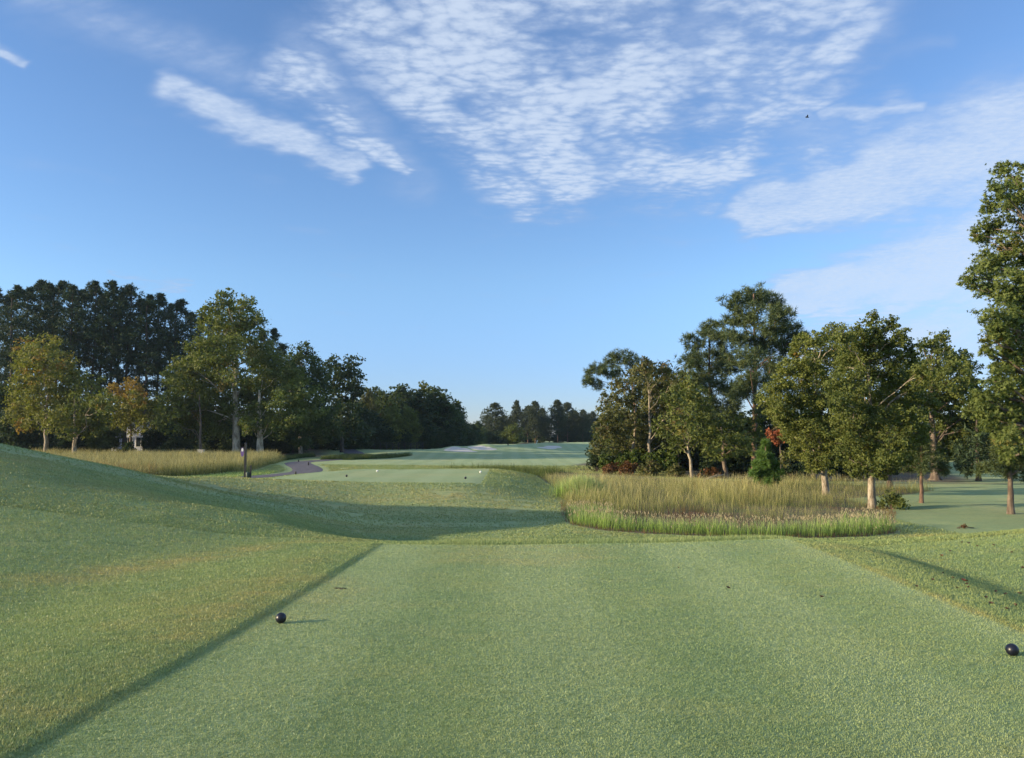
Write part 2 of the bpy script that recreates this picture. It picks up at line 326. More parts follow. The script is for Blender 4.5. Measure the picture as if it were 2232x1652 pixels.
def tallmat(name, base, mid, top, brown=None):
    m, n, o = mat_new(name); hgt, t, c = attr(n, 'hgt'), attr(n, 'tint'), attr(n, 'clump')
    col = n.mix(n.ramp(hgt, 0, .5), rgb(*base), rgb(*mid)); col = n.mix(n.ramp(hgt, .45, .95), col, rgb(*top))
    if brown: col = n.mix(n.ramp(c, .8, 1.0), col, rgb(*brown))
    col = n.mix(1.0, col, n.mix(t, rgb(.6, .65, .6), rgb(1.35, 1.3, 1.15)), 'MULTIPLY')
    d = n.new('ShaderNodeBsdfDiffuse'); n.put(d.inputs[0], col); tr = n.new('ShaderNodeBsdfTranslucent'); n.put(tr.inputs[0], col); mx = n.new('ShaderNodeMixShader'); mx.inputs[0].default_value = .35
    n.t.links.new(d.outputs[0], mx.inputs[1]); n.t.links.new(tr.outputs[0], mx.inputs[2]); n.t.links.new(mx.outputs[0], o.inputs[0]); return m
M = {}
M['turf'] = ground_mat(); M['blades'] = blade_mat()
M['asphalt'] = simple('asphalt', (.10, .092, .105), .95, var=.25, scale=3, bump=.3)
M['sand'] = simple('sand', (.56, .52, .45), .95, var=.1, scale=2)
M['navy'] = simple('navy_paint', (.006, .007, .016), .38, var=.15, scale=60, coat=.0)
M['white'] = simple('white_paint', (.80, .79, .74), .4, var=.04)
M['black'] = simple('black_metal', (.018, .017, .018), .5, var=.3)
M['purple'] = simple('purple_enamel', (.16, .09, .28), .4, var=.15)
M['basket'] = simple('green_mesh', (.035, .06, .045), .6, var=.3)
M['pale'] = simple('pale_siding', (.68, .71, .80), .7, var=.05, scale=2)
M['roof'] = simple('roof_shingle', (.10, .09, .09), .9, var=.2, scale=6)
M['glass'] = simple('window_glass', (.02, .025, .03), .1, var=.1, spec=.8)
M['concrete'] = simple('pale_concrete', (.5, .46, .40), .9, var=.12, scale=8)
M['straw'] = simple('pine_straw', (.17, .065, .045), .95, var=.3, scale=4, bump=.4)
M['deadleaf'] = simple('dead_leaf', (.085, .05, .03), .8, var=.4, scale=20)
M['redleaf'] = simple('red_dead_leaf', (.30, .085, .04), .8, var=.3, scale=20)
M['wood_dead'] = simple('dead_wood', (.24, .19, .14), .9, var=.3, scale=9)
M['sycbark'] = barkmat('mottled_pale_bark', (.22, .17, .115), (.60, .52, .40), 3)
M['lichbark'] = barkmat('lichen_pale_bark', (.15, .115, .08), (.42, .36, .27), 7)
M['bark'] = barkmat('brown_bark', (.085, .06, .045), (.21, .16, .12), 5)
M['darkbark'] = barkmat('dark_bark', (.035, .026, .022), (.10, .078, .06), 5)
M['redbark'] = barkmat('pine_bark', (.09, .055, .04), (.24, .15, .105), 5)
M['olive'] = leafmat('olive_leaves', (.075, .10, .026), (.24, .25, .07), (.26, .13, .03), .10)
M['olive_y'] = leafmat('yellowing_leaves', (.09, .11, .026), (.29, .27, .07), (.34, .20, .05), .14)
M['maple'] = leafmat('maple_leaves', (.075, .10, .026), (.25, .27, .07), (.36, .10, .03), .035)
M['mapled'] = leafmat('deep_maple_leaves', (.055, .08, .024), (.19, .215, .058), (.20, .14, .03), .06)
M['oak'] = leafmat('deep_green_leaves', (.030, .055, .024), (.10, .13, .045))
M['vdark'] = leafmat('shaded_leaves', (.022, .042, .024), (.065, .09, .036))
M['orange'] = leafmat('orange_leaves', (.18, .13, .03), (.42, .27, .07))
M['red'] = leafmat('red_leaves', (.22, .05, .035), (.40, .17, .07))
M['brown'] = leafmat('browning_leaves', (.07, .085, .03), (.19, .185, .07), (.22, .16, .085), .18)
M['pine'] = leafmat('pine_needles', (.040, .072, .034), (.13, .155, .06), trans=.15)
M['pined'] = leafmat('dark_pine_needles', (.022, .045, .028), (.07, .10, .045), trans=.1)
M['pinef'] = leafmat('far_pine_needles', (.035, .055, .032), (.10, .115, .06), trans=.12)
M['young'] = leafmat('young_pine_needles', (.05, .12, .026), (.18, .28, .07), trans=.2)
M['gum'] = leafmat('star_leaves', (.06, .095, .028), (.21, .245, .07), (.28, .17, .04), .06)
M['vine'] = leafmat('vine_leaves', (.035, .065, .014), (.12, .16, .035), (.12, .09, .03), .1)
M['brush'] = leafmat('russet_brush', (.09, .045, .022), (.20, .10, .045))

# ------------------------------------------------------------------ ground
def lines(segs):
    o = []
    for a, b, s_ in segs: o.append(np.arange(a, b, s_))
    return np.concatenate(o)
def geo(a, b, s0, g):
    o = [a]; s_ = s0
    while o[-1] < b: o.append(o[-1] + s_); s_ *= g
    return np.array(o[1:])
xs = lines([(-26, -12, .3), (-12, -3.1, .12), (-3.1, -1.8, .035), (-1.8, 4.1, .14), (4.1, 6.2, .06), (6.2, 20, .2)])
xs = np.concatenate([-geo(26.3, 900, .4, 1.05)[::-1], xs, geo(20, 900, .25, 1.045)])
ys = lines([(-14, 2, .5), (2, 14, .1), (14, 24, .14), (24, 52, .28), (52, 90, .55)])
ys = np.concatenate([-geo(14.5, 300, .8, 1.2)[::-1], ys, geo(90, 260, .6, 1.006), geo(262, 1500, 3, 1.08)])
gx, gy = np.meshgrid(xs, ys); fx, fy = gx.ravel(), gy.ravel(); fz = height(fx, fy)
def masks(x, y):
    dry = .22 * sm(.05, .3, vnoise(x, y, 2.6, 4)) + .6 * gauss(x, y, -4.4, 10.9, 1.8, .28, .95) + .25 * gauss(x, y, -2.7, 7, 2.8, .16, math.pi / 2) + .7 * gauss(x, y, -3.8, 4.9, .5, .35)
    dry = dry + .35 * gauss(x, y, -5, 28.5, 9, 2.2) + .4 * gauss(x, y, 4.25, 7.2, .06, 2.2) + .3 * gauss(x, y, -12, 16, 3, 3) + 1.2 * gauss(x, y, 12.3, 19.4, 1.4, .8)
    fair = ((x > EDGE_X(y) + .02) & (x < 4.2) & (y < 12.2)) * .8 + sm(-11.6, -10.2, x) * sm(-.8, -2.0, x) * sm(31.5, 33, y) * sm(47, 45.5, y) * .7
    fair = fair + .8 * sm(60, 75, y) * sm(-22, -14, x - 0) + .25 * sm(16, 22, x) * sm(14, 24, y)
    return np.clip(dry, 0, 1), np.clip(fair, 0, 1)
def soil_mask(x, y):
    s_ = np.where(inpoly(x, y, BED), sm(0, .25, edge_dist(x, y, BED)), 0) + np.where(inpoly(x, y, WOODS), sm(0, 1.5, edge_dist(x, y, WOODS)), 0)
    s_ = s_ + np.where(inpoly(x, y, LFIELD), .8 * sm(0, 1, edge_dist(x, y, LFIELD)), 0) + np.where(inpoly(x, y, LWOODS), sm(0, 3, edge_dist(x, y, LWOODS)), 0)
    s_ = s_ + .9 * gauss(x, y, 12.4, 19.5, 1.1, .55) + .8 * gauss(x, y, 23, 43.5, 5, .5, -.05)
    return np.clip(s_, 0, 1)
dry, fair = masks(fx, fy); soil = soil_mask(fx, fy)
nx, ny = len(xs), len(ys); idx = np.arange(nx * ny).reshape(ny, nx)
Q = np.stack([idx[:-1, :-1], idx[:-1, 1:], idx[1:, 1:], idx[1:, :-1]], -1).reshape(-1, 4)
go = mesh('ground', np.stack([fx, fy, fz], 1), Q, M['turf'], smooth=True, attrs=dict(dry=dry, fair=fair, soil=soil)); tag(go, kind='structure')

def smooth_line(pts, n=14):
    pts = np.array(pts, float); o = []
    for i in range(len(pts) - 1):
        p0, p1, p2, p3 = pts[max(i - 1, 0)], pts[i], pts[i + 1], pts[min(i + 2, len(pts) - 1)]
        for t in np.arange(n) / n: o.append(.5 * ((2 * p1) + (p2 - p0) * t + (2 * p0 - 5 * p1 + 4 * p2 - p3) * t * t + (3 * p1 - p0 - 3 * p2 + p3) * t ** 3))
    return np.array(o + [pts[-1]])
pc = smooth_line(PATHC); T = np.gradient(pc, axis=0); T /= np.linalg.norm(T, axis=1)[:, None]; Nn = np.stack([-T[:, 1], T[:, 0]], 1)
offs = np.linspace(-1.3, 1.3, 9); pp = pc[:, None] + offs[None, :, None] * Nn[:, None]
pz = height(pp[..., 0], pp[..., 1]) + .035 - np.where(np.abs(offs) > 1.25, .06, 0); k = len(offs)
ii = np.arange(len(pc) * k).reshape(len(pc), k); Q = np.stack([ii[:-1, :-1], ii[:-1, 1:], ii[1:, 1:], ii[1:, :-1]], -1).reshape(-1, 4)
tag(mesh('path', np.concatenate([pp, pz[..., None]], -1).reshape(-1, 3), Q, M['asphalt'], smooth=True), kind='structure')
def patch(name, mat, cx, cy, rx, ry, rot=0.0, lift=.02, n=26, rings=7, wob=.15, kind='structure', label=None):
    V = []; ph = rng.random(3) * 6
    for r_ in np.linspace(0, 1, rings):
        a = np.arange(n) / n * 2 * np.pi; q = r_ * (1 + wob * np.sin(2 * a + ph[0]) + wob * .6 * np.sin(3 * a + ph[1]) + wob * .4 * np.sin(5 * a + ph[2]))
        x = q * rx * np.cos(a); y = q * ry * np.sin(a); X_ = cx + x * math.cos(rot) - y * math.sin(rot); Y_ = cy + x * math.sin(rot) + y * math.cos(rot)
        V.append(np.stack([X_, Y_, height(X_, Y_) + (lift if r_ < .99 else -.03)], 1))
    V = np.concatenate(V); Q = []
    for i in range(rings - 1):
        for j in range(n): Q.append((i * n + j, i * n + (j + 1) % n, (i + 1) * n + (j + 1) % n, (i + 1) * n + j))
    return tag(mesh(name, V, Q, mat, smooth=True), label, kind=kind)
for c in BUNK: patch('bunker_sand', M['sand'], c[0], c[1], c[2] * .98, c[3] * .95, wob=.12, lift=.05)
for (px, y_, rx) in ((1178, 200, 6.5), (1205, 206, 5)):
    patch('pine_straw_bank', M['straw'], qpt(px, 960)[0] * y_, y_, rx, 4, lift=.12)

# ------------------------------------------------------------------ scattering of small faces
def rots(n, up=.0, out=None, yaw_only=False):
    nrm = rng.normal(size=(n, 3)); nrm[:, 2] += up
    if out is not None: nrm += out
    nrm /= np.linalg.norm(nrm, axis=1)[:, None]; a = rng.normal(size=(n, 3)); t = np.cross(nrm, a); t /= np.linalg.norm(t, axis=1)[:, None]; b = np.cross(nrm, t)
    return np.stack([t, b, nrm], -1)
TPL = {}
TPL['leaf'] = (np.array([[0, -.5, 0], [.36, 0, .08], [0, .5, 0], [-.36, 0, .08]]), np.array([[0, 1, 2, 3]]))
TPL['slim'] = (np.array([[0, -.5, 0], [.2, 0, .04], [0, .5, 0], [-.2, 0, .04]]), np.array([[0, 1, 2, 3]]))
_s = []; _f = []
for i in range(5):
    a = R(90 + (i - 2) * 62); _s += [(.13 * math.cos(a + 1.5), .13 * math.sin(a + 1.5), 0), (.5 * math.cos(a), .5 * math.sin(a), .1), (.13 * math.cos(a - 1.5), .13 * math.sin(a - 1.5), 0)]; _f.append((3 * i, 3 * i + 2, 3 * i + 1))
_s += []; TPL['star'] = (np.array(_s), np.array(_f))
def tuft(nb, wd, seed):
    g = np.random.default_rng(seed); V = []; Fq = []
    for i in range(nb):
        d = g.normal(size=3); d[2] = abs(d[2]) * .9 + .15; d /= np.linalg.norm(d); s_ = np.cross(d, g.normal(size=3)); s_ /= np.linalg.norm(s_)
        V += [-s_ * wd + d * .06, s_ * wd + d * .06, d * .62]; Fq.append((3 * i, 3 * i + 1, 3 * i + 2))
    return np.array(V), np.array(Fq)
TPL['needle'] = tuft(13, .035, 1); TPL['needlef'] = tuft(8, .075, 2)
def scatter(tpl, P_, Rm, S):
    V, Fq = TPL[tpl] if isinstance(tpl, str) else tpl; n = len(P_)
    W = np.einsum('nij,kj->nki', Rm, V) * np.asarray(S).reshape(n, 1, 1) + P_[:, None]
    Fo = Fq[None] + (np.arange(n) * len(V))[:, None, None]
    return W.reshape(-1, 3).astype(np.float32), Fo.reshape(-1, Fq.shape[1]).astype(np.int32), len(V)
def unit(n):
    v = rng.normal(size=(n, 3)); return v / np.linalg.norm(v, axis=1)[:, None]

def crown(lobes, tpl, size, mat, parent, dens=1.0, clump=.30, name='crown', fill=.5, squash=1.0, droop=0.0, tone=None, up=.5):
    """lobes: (centre xyz, radius, depth factor)"""
    PP, OO, CL = [], [], []; centres = []
    for li, (c, r_, df) in enumerate(lobes):
        r_ = r_ * 1.18; nc = max(8, int(34 * (1 / clump / 3.3) ** 2)); rad = rng.random(nc) ** fill
        cc = unit(nc) * rad[:, None] * r_ * 1.0; cc[:, 1] *= df; cc[:, 2] *= squash; cc += c
        centres.append((c, cc)); lt = rng.random()
        nl = int(dens * 17 * r_ * r_ / (size * size) / nc * max(1, .5 + .5 * df)) + 2
        for q in cc:
            rr = clump * r_ * (.6 + .8 * rng.random()); L = rng.normal(size=(nl, 3)) * .47 * rr; L[:, 2] = L[:, 2] * .75 - droop * np.abs(L[:, 0])
            PP.append(q + L); OO.append(np.tile((q - c) / r_ * .9, (nl, 1))); CL.append(np.full(nl, .35 * lt + .65 * rng.random()))
    PP = np.concatenate(PP); OO = np.concatenate(OO); CL = np.concatenate(CL)
    n = len(PP); V, Fq, kv = scatter(tpl, PP, rots(n, up, OO), size * (.65 + .7 * rng.random(n)))
    ti = np.repeat(rng.random(n), kv); cl = np.repeat(CL, kv)
    mesh(name, V, Fq, mat, parent, attrs=dict(tint=ti, clump=cl))
    return centres
def limbs(mb, base, top, r0, centres, taper=.25, lean=0.0, twig=3, forks=None, gnarl=.03, start=.28, flare=1.35, droop=.0):
    H = top[2] - base[2]; n = 12; tt = np.linspace(0, 1, n); tr = base[None] + (top - base)[None] * tt[:, None]
    tr[1:, :2] += np.cumsum(rng.normal(size=(n - 1, 2)) * gnarl * H * .25, axis=0) * np.minimum(1, tt[1:, None] * 3) * (1 - tt[1:, None] * .6)
    rad = r0 * (1 - (1 - taper) * tt ** .8); rad[0] *= flare
    if n > 1: tr = np.concatenate([tr[:1], tr[:1] + (tr[1] - tr[0]) * .25, tr[1:]]); rad = np.concatenate([rad[:1], [r0 * 1.05], rad[1:]]); tt = np.concatenate([[0], [.02], tt[1:]])
    tr[0, 2] -= .15
    mb.tube(tr, rad, 9)
    for (c, cc) in centres:
        c = np.asarray(c, float); hd = np.hypot(*(c[:2] - base[:2])); zt = np.clip((c[2] - hd * .75 - base[2]) / H, start, .93)
        a = np.array([np.interp(zt, tt, tr[:, k_]) for k_ in range(3)]); ra = np.interp(zt, tt, rad) * (.34 if hd < .28 * H else .2)
        u = np.linspace(0, 1, 7)[:, None]; L = np.linalg.norm(c - a); br = a + (c - a) * u; br[:, 2:] += np.sin(u * np.pi) * L * (.10 - droop); br[1:-1] += rng.normal(size=(5, 3)) * L * .03
        mb.tube(br, ra * (1 - .75 * u[:, 0]) + .008, 6)
        for q in cc[:twig]:
            m_ = (c + q) / 2 + rng.normal(size=3) * L * .03; b0 = br[rng.integers(3, 7)]
            mb.tube(np.array([b0, (b0 + m_) / 2, m_, q]), [ra * .28 + .006, ra * .2 + .005, ra * .14 + .004, .004], 5)
def PL(lst, d, dd=.0, df=1.0):
    """lobes from view positions at their own distances: (px, py, r_px[, extra depth])"""
    o = []
    for L in lst:
        y = d + (L[3] if len(L) > 3 else rng.normal() * dd); c = unproj(L[0], L[1], y); o.append((c, L[2] * y / F, df))
    return o
def hero(name, label, cat, px, d, lobes, tpl, size, leaf, bark, r0, topy, toppx=None, dd=1.0, group=None, dens=1.0, bx=None, extra=None, limbkw={}, **kw):
    b = unproj(px, 1000, d); b[2] = h1(b[0], b[1]); e = empty(name, b, label, cat, group)
    lb = PL(lobes, d, dd); ce = crown(lb, tpl, size, M[leaf], e, dens, **kw)
    if extra:
        for (l2, lf2, nm) in extra: ce += crown(PL(l2, d, dd * .5), tpl, size, M[lf2], e, dens * 1.1, name=nm, **kw)
    t = unproj(toppx or px, topy, d); mb = MB(); limbs(mb, b, t, r0, ce, **limbkw); o = mb.build('trunk', M[bark], e)
    return e

# ------------------------------------------------------------------ trees, left group
LG = 'tall sycamores and maples behind the left meadow'
hero('sycamore_tree', 'tallest olive sycamore with thick pale trunk left of the cart path', 'tree', 515, 88,
     [(492, 652, 24), (532, 662, 22), (470, 690, 32), (515, 695, 38), (555, 700, 26), (480, 735, 44), (535, 740, 44), (445, 770, 38), (500, 790, 50), (560, 775, 34), (415, 810, 36), (460, 830, 46), (530, 840, 46), (395, 850, 34), (430, 880, 42), (500, 890, 44), (555, 880, 36), (470, 920, 36), (385, 890, 28)],
     'leaf', .27, 'olive', 'sycbark', .50, 720, dd=2.2, group=LG, dens=1.5)
hero('sycamore_tree', 'sycamore with wide forked pale limbs just right of the tallest sycamore', 'tree', 567, 86,
     [(585, 790, 34), (625, 815, 38), (590, 850, 40), (650, 850, 36), (560, 905, 32), (620, 890, 40), (670, 890, 36), (590, 925, 26), (545, 925, 22)],
     'leaf', .27, 'mapled', 'sycbark', .46, 850, dd=2.0, group=LG, dens=1.4, limbkw=dict(start=.18, twig=4))
hero('maple_tree', 'dark rounded tree with small pale forked trunk beside the cart path bend', 'tree', 655, 94,
     [(662, 772, 26), (640, 800, 30), (682, 805, 32), (640, 845, 38), (680, 850, 42), (640, 895, 38), (690, 900, 42), (660, 940, 34), (710, 935, 32), (620, 930, 28)],
     'leaf', .27, 'oak', 'lichbark', .26, 860, dd=2.5, group=LG, dens=1.4)
hero('maple_tree', 'dark tree with two rounded tops at the right end of the left tree row', 'tree', 745, 104,
     [(722, 805, 24), (768, 800, 25), (740, 825, 26), (772, 835, 26), (722, 850, 32), (760, 870, 36), (720, 900, 40), (765, 915, 38), (740, 945, 36), (785, 945, 22), (705, 940, 32)],
     'leaf', .36, 'vdark', 'darkbark', .3, 860, dd=3, group=LG, dens=1.3)
hero('maple_tree', 'yellowing maple with slender pale trunk at the far left behind the mound', 'tree', 98, 84,
     [(70, 762, 28), (105, 755, 28), (45, 795, 26), (90, 795, 36), (130, 790, 28), (60, 835, 38), (110, 835, 38), (150, 820, 22), (40, 880, 30), (85, 880, 40), (130, 880, 34), (30, 905, 20), (65, 915, 26), (115, 915, 28)],
     'leaf', .27, 'olive_y', 'lichbark', .27, 800, toppx=112, dd=2.0, group=LG, dens=1.2)
hero('maple_tree', 'short olive maple with low spreading limbs right of the yellowing maple', 'tree', 162, 82,
     [(165, 835, 28), (200, 845, 28), (150, 875, 32), (190, 885, 38), (225, 880, 24), (145, 915, 28), (185, 925, 32), (215, 920, 22), (150, 940, 18)],
     'leaf', .27, 'olive', 'lichbark', .27, 880, dd=1.8, group=LG, dens=1.2, limbkw=dict(start=.15))
hero('maple_tree', 'small maple with bright orange top in front of the pale house', 'tree', 285, 96,
     [(300, 880, 26), (260, 885, 24), (330, 885, 26), (285, 915, 28), (320, 915, 24), (250, 915, 20), (340, 910, 16)], 'leaf', .27, 'olive_y', 'bark', .2, 880, dd=1.5, group=LG, dens=1.1,
     extra=[([(258, 848, 20), (290, 840, 17), (303, 855, 14), (275, 866, 18), (290, 893, 14)], 'orange', 'orange_foliage')])
hero('maple_tree', 'green maple with thin dark trunk behind a small pale box', 'tree', 437, 85,
     [(378, 815, 20), (395, 850, 30), (375, 880, 32), (415, 890, 36), (365, 915, 26), (400, 925, 30), (440, 915, 26)],
     'leaf', .27, 'olive', 'bark', .2, 860, dd=1.8, group=LG, dens=.9)
# ------------------------------------------------------------------ pines
def pine_proto(seed, H, bare, wid, tpl='needlef', size=.75, mat='pined', bark='darkbark', dens=1.0):
    """tall pine at the origin, returned as (trunk arrays, crown arrays)"""
    global rng
    keep = rng; rng = np.random.default_rng(seed)
    e = empty('pine_tree', (0, 0, 0), 'x', 'tree'); lob = []
    z = bare * H; k_ = 0
    while z < H * .99:
        f = (z - bare * H) / (H * (1 - bare)); rr = wid * (.10 + 1.1 * math.sin(min(1, f * .86 + .16) * math.pi * .97) ** .9) * (.7 + .6 * rng.random())
        a = k_ * 2.4 + rng.normal() * .4; r_ = max(.7, rr * .55); off = rr * .55
        lob.append((np.array([off * math.cos(a), off * math.sin(a), z]), r_, 1.0)); z += H * (1 - bare) / 19; k_ += 1
    lob.append((np.array([0, 0, H * .96]), wid * .24, 1.0)); lob.append((np.array([0, 0, H * .985]), wid * .14, 1.0)); lob.append((np.array([0, 0, H * .93]), wid * .34, 1.0))
    for q in range(4): a = rng.random() * 6.3; lob.append((np.array([wid * .6 * math.cos(a), wid * .6 * math.sin(a), H * bare * (.55 + .4 * rng.random())]), wid * .28, 1.0))
    ce = crown(lob, tpl, size, M[mat], e, dens, clump=.34, squash=.6)
    mb = MB(); limbs(mb, np.zeros(3), np.array([rng.normal() * .3, rng.normal() * .3, H * .97]), H * .0115, ce, twig=1, start=bare * .5, gnarl=.012, taper=.2)
    mb.build('trunk', M[bark], e); rng = keep
    return e
ORD = ['first', 'second', 'third', 'fourth', 'fifth', 'sixth', 'seventh', 'eighth', 'ninth', 'tenth', 'eleventh', 'twelfth', 'thirteenth', 'fourteenth', 'fifteenth', 'sixteenth', 'seventeenth', 'eighteenth', 'nineteenth', 'twentieth',
       'twenty-first', 'twenty-second', 'twenty-third', 'twenty-fourth', 'twenty-fifth', 'twenty-sixth', 'twenty-seventh', 'twenty-eighth', 'twenty-ninth', 'thirtieth']
used = {}
def place(proto, px, d, topy, label, group, H0, wf=1.0, rot=None, name=None, cat='tree', base=None):
    """first use moves the prototype, later uses copy the thing and its parts"""
    if proto.name in used:
        o = proto.copy(); C.objects.link(o)
        for ch in used[proto.name]: c = ch.copy(); C.objects.link(c); c.parent = o
    else: o = proto; used[proto.name] = list(proto.children)
    if name: o.name = name
    x = qpt(px, 900)[0] * d; z = h1(x, d); top = unproj(px, topy, d)[2]; s_ = (top - z) / H0
    o.location = (x, d, z - .05); o.scale = (s_ * wf, s_ * wf, s_); o.rotation_euler = (0, 0, rng.random() * 6.28 if rot is None else rot)
    tag(o, label, cat, group); return o
protos = [pine_proto(11, 24, .42, 2.25, dens=.42, size=.62), pine_proto(12, 25, .50, 2.3, dens=.42, size=.62), pine_proto(13, 23, .38, 2.35, dens=.42, size=.62), pine_proto(14, 24, .55, 2.3, dens=.42, size=.62)]
H0s = [24, 25, 23, 24]
used_names = {}
tops = [(-22, 625, 112), (5, 640, 118), (25, 632, 106), (52, 618, 112), (78, 622, 121), (98, 610, 108), (124, 618, 116), (150, 622, 107), (172, 628, 119), (196, 622, 110), (216, 630, 117), (236, 624, 108), (256, 634, 121), (273, 628, 111),
        (300, 652, 118), (318, 640, 109), (342, 648, 113), (366, 652, 120), (386, 664, 111), (410, 672, 117), (436, 690, 110), (462, 695, 118), (568, 716, 108), (594, 724, 116), (612, 740, 111), (640, 790, 118)]
for i, (px, ty, d) in enumerate(tops):
    side = 'dark tall pine counted from the left in the stand above the left trees'
    place(protos[(i * 7 + i // 3) % 4], px, d, ty + 11 * math.sin(i * 2.7) - 2, f'{ORD[i]} {side}', 'tall dark pines standing behind the left trees', H0s[(i * 7 + i // 3) % 4], 1.0 + .15 * rng.random())
# ------------------------------------------------------------------ broadleaf stock for the woods
def broad_proto(seed, H, wid, mat, low=.12, size=.36, bark='darkbark', dens=1.3, name='broadleaf_tree', n=19, tpl='leaf'):
    global rng
    keep = rng; rng = np.random.default_rng(seed); e = empty(name, (0, 0, 0), 'x', 'tree'); lob = []
    for i in range(n):
        f = (i + .5) / n; z = H * (low + (1 - low) * f * .93); rr = wid * math.sin(math.pi * min(1, (f * .82 + .16))) ** .7; a = i * 2.4 + rng.normal() * .3
        lob.append((np.array([rr * .6 * math.cos(a), rr * .6 * math.sin(a), z]), max(wid * .26, rr * .5) * (.8 + .4 * rng.random()), 1.0))
    ce = crown(lob, tpl, size, M[mat], e, dens, clump=.32)
    mb = MB(); limbs(mb, np.zeros(3), np.array([0, 0, H * .85]), H * .018, ce, twig=1, start=low); mb.build('trunk', M[bark], e); rng = keep
    return e
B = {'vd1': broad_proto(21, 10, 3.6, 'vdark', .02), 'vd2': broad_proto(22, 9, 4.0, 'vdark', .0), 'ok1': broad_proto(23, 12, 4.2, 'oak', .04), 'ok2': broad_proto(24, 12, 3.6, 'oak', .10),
     'ol1': broad_proto(25, 12, 3.8, 'mapled', .05), 'br1': broad_proto(26, 12, 3.6, 'brown', .25, bark='bark'), 'ol2': broad_proto(27, 11, 3.6, 'olive', .05)}
BH = {'vd1': 10, 'vd2': 9, 'ok1': 12, 'ok2': 12, 'ol1': 12, 'br1': 12, 'ol2': 11}
# dark understorey beneath the pines
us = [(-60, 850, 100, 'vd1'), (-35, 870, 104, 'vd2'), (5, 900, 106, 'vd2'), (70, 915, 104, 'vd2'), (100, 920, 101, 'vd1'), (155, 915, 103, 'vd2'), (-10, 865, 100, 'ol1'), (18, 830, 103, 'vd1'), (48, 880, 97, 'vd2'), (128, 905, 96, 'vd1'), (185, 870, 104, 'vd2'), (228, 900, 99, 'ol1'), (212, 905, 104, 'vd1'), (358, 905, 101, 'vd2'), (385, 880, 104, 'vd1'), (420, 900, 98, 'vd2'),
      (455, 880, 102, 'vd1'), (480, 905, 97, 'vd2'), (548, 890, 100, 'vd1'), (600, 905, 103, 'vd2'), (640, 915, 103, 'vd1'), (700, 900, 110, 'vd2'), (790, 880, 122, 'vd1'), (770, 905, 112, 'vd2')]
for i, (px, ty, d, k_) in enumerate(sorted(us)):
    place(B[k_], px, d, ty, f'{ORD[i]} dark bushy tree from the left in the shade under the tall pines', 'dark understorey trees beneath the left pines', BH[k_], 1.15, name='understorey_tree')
# clump at the centre left
cl = [(800, 842, 140, 'br1', .6), (818, 838, 150, 'ok2', .8), (838, 848, 146, 'ok1', .8), (852, 872, 128, 'ol2', 1.0), (872, 833, 145, 'ok1', 1.0), (900, 823, 138, 'br1', 1.3), (925, 830, 146, 'ol1', 1.0), (890, 880, 130, 'ol1', .9), (950, 838, 140, 'ok1', 1.0), (972, 845, 143, 'ok2', .9),
      (992, 868, 146, 'ok1', .8), (1008, 895, 152, 'ok2', .8), (930, 890, 132, 'ok2', 1.1), (825, 922, 124, 'vd2', 1.5), (965, 905, 138, 'vd1', 1.2), (1025, 905, 168, 'ok2', .9), (1040, 915, 180, 'ok1', 1.0), (1002, 915, 150, 'vd2', 1.2), (1030, 925, 172, 'vd1', 1.2), (880, 930, 128, 'vd1', 1.1), (862, 935, 150, 'vd2', 1.4)]
for i, (px, ty, d, k_, wf) in enumerate(sorted(cl)):
    place(B[k_], px, d, ty, f'{ORD[i]} tree from the left in the round-topped clump left of the fairway', 'clump of trees left of the fairway', BH[k_], wf, name='broadleaf_tree')
fp = [pine_proto(31, 15, .30, 3.2, size=.8, mat='pinef', bark='redbark'), pine_proto(32, 15, .42, 2.6, size=.8, mat='pinef', bark='redbark'), pine_proto(33, 15, .12, 3.6, size=.8, mat='pinef')]
fl = [(1062, 905, 225, 2, 1.2), (1080, 879, 215, 2, 1.25), (1098, 905, 228, 2, 1.0), (1125, 873, 212, 1, .75), (1150, 885, 222, 0, 1.0), (1166, 875, 210, 0, 1.0), (1182, 890, 228, 0, 1.0), (1215, 872, 212, 1, 1.0), (1236, 878, 220, 0, 1.1), (1250, 895, 232, 2, 1.1),
      (1270, 893, 218, 0, 1.0), (1292, 897, 226, 0, 1.1), (1196, 912, 236, 2, 1.3), (1225, 915, 238, 2, 1.3), (1262, 915, 240, 2, 1.4), (1140, 915, 236, 2, 1.4), (1110, 918, 238, 2, 1.4), (1285, 915, 240, 2, 1.4), (1310, 905, 236, 2, 1.2), (1048, 925, 225, 2, 1.3)]
for i, (px, ty, d, k_, wf) in enumerate(sorted(fl)):
    place(fp[k_], px, d, ty, f'{ORD[i]} hazy pine from the left across the end of the fairway', 'distant pines at the end of the fairway', 15, wf)
lo = [(1060, 938, 200, 'vd2'), (1085, 936, 205, 'vd1'), (1105, 938, 204, 'vd2'), (1118, 925, 196, 'ol2'), (1045, 936, 195, 'vd1'), (1175, 940, 226, 'ol1'), (1245, 940, 232, 'vd1'), (1275, 938, 230, 'vd2'), (1215, 942, 232, 'vd1'), (1150, 942, 230, 'vd2')]
for i, (px, ty, d, k_) in enumerate(sorted(lo)):
    place(B[k_], px, d, ty, f'{ORD[i]} low rounded tree from the left beneath the distant pines', 'low trees beneath the distant pines', BH[k_], 1.8, name='low_tree')
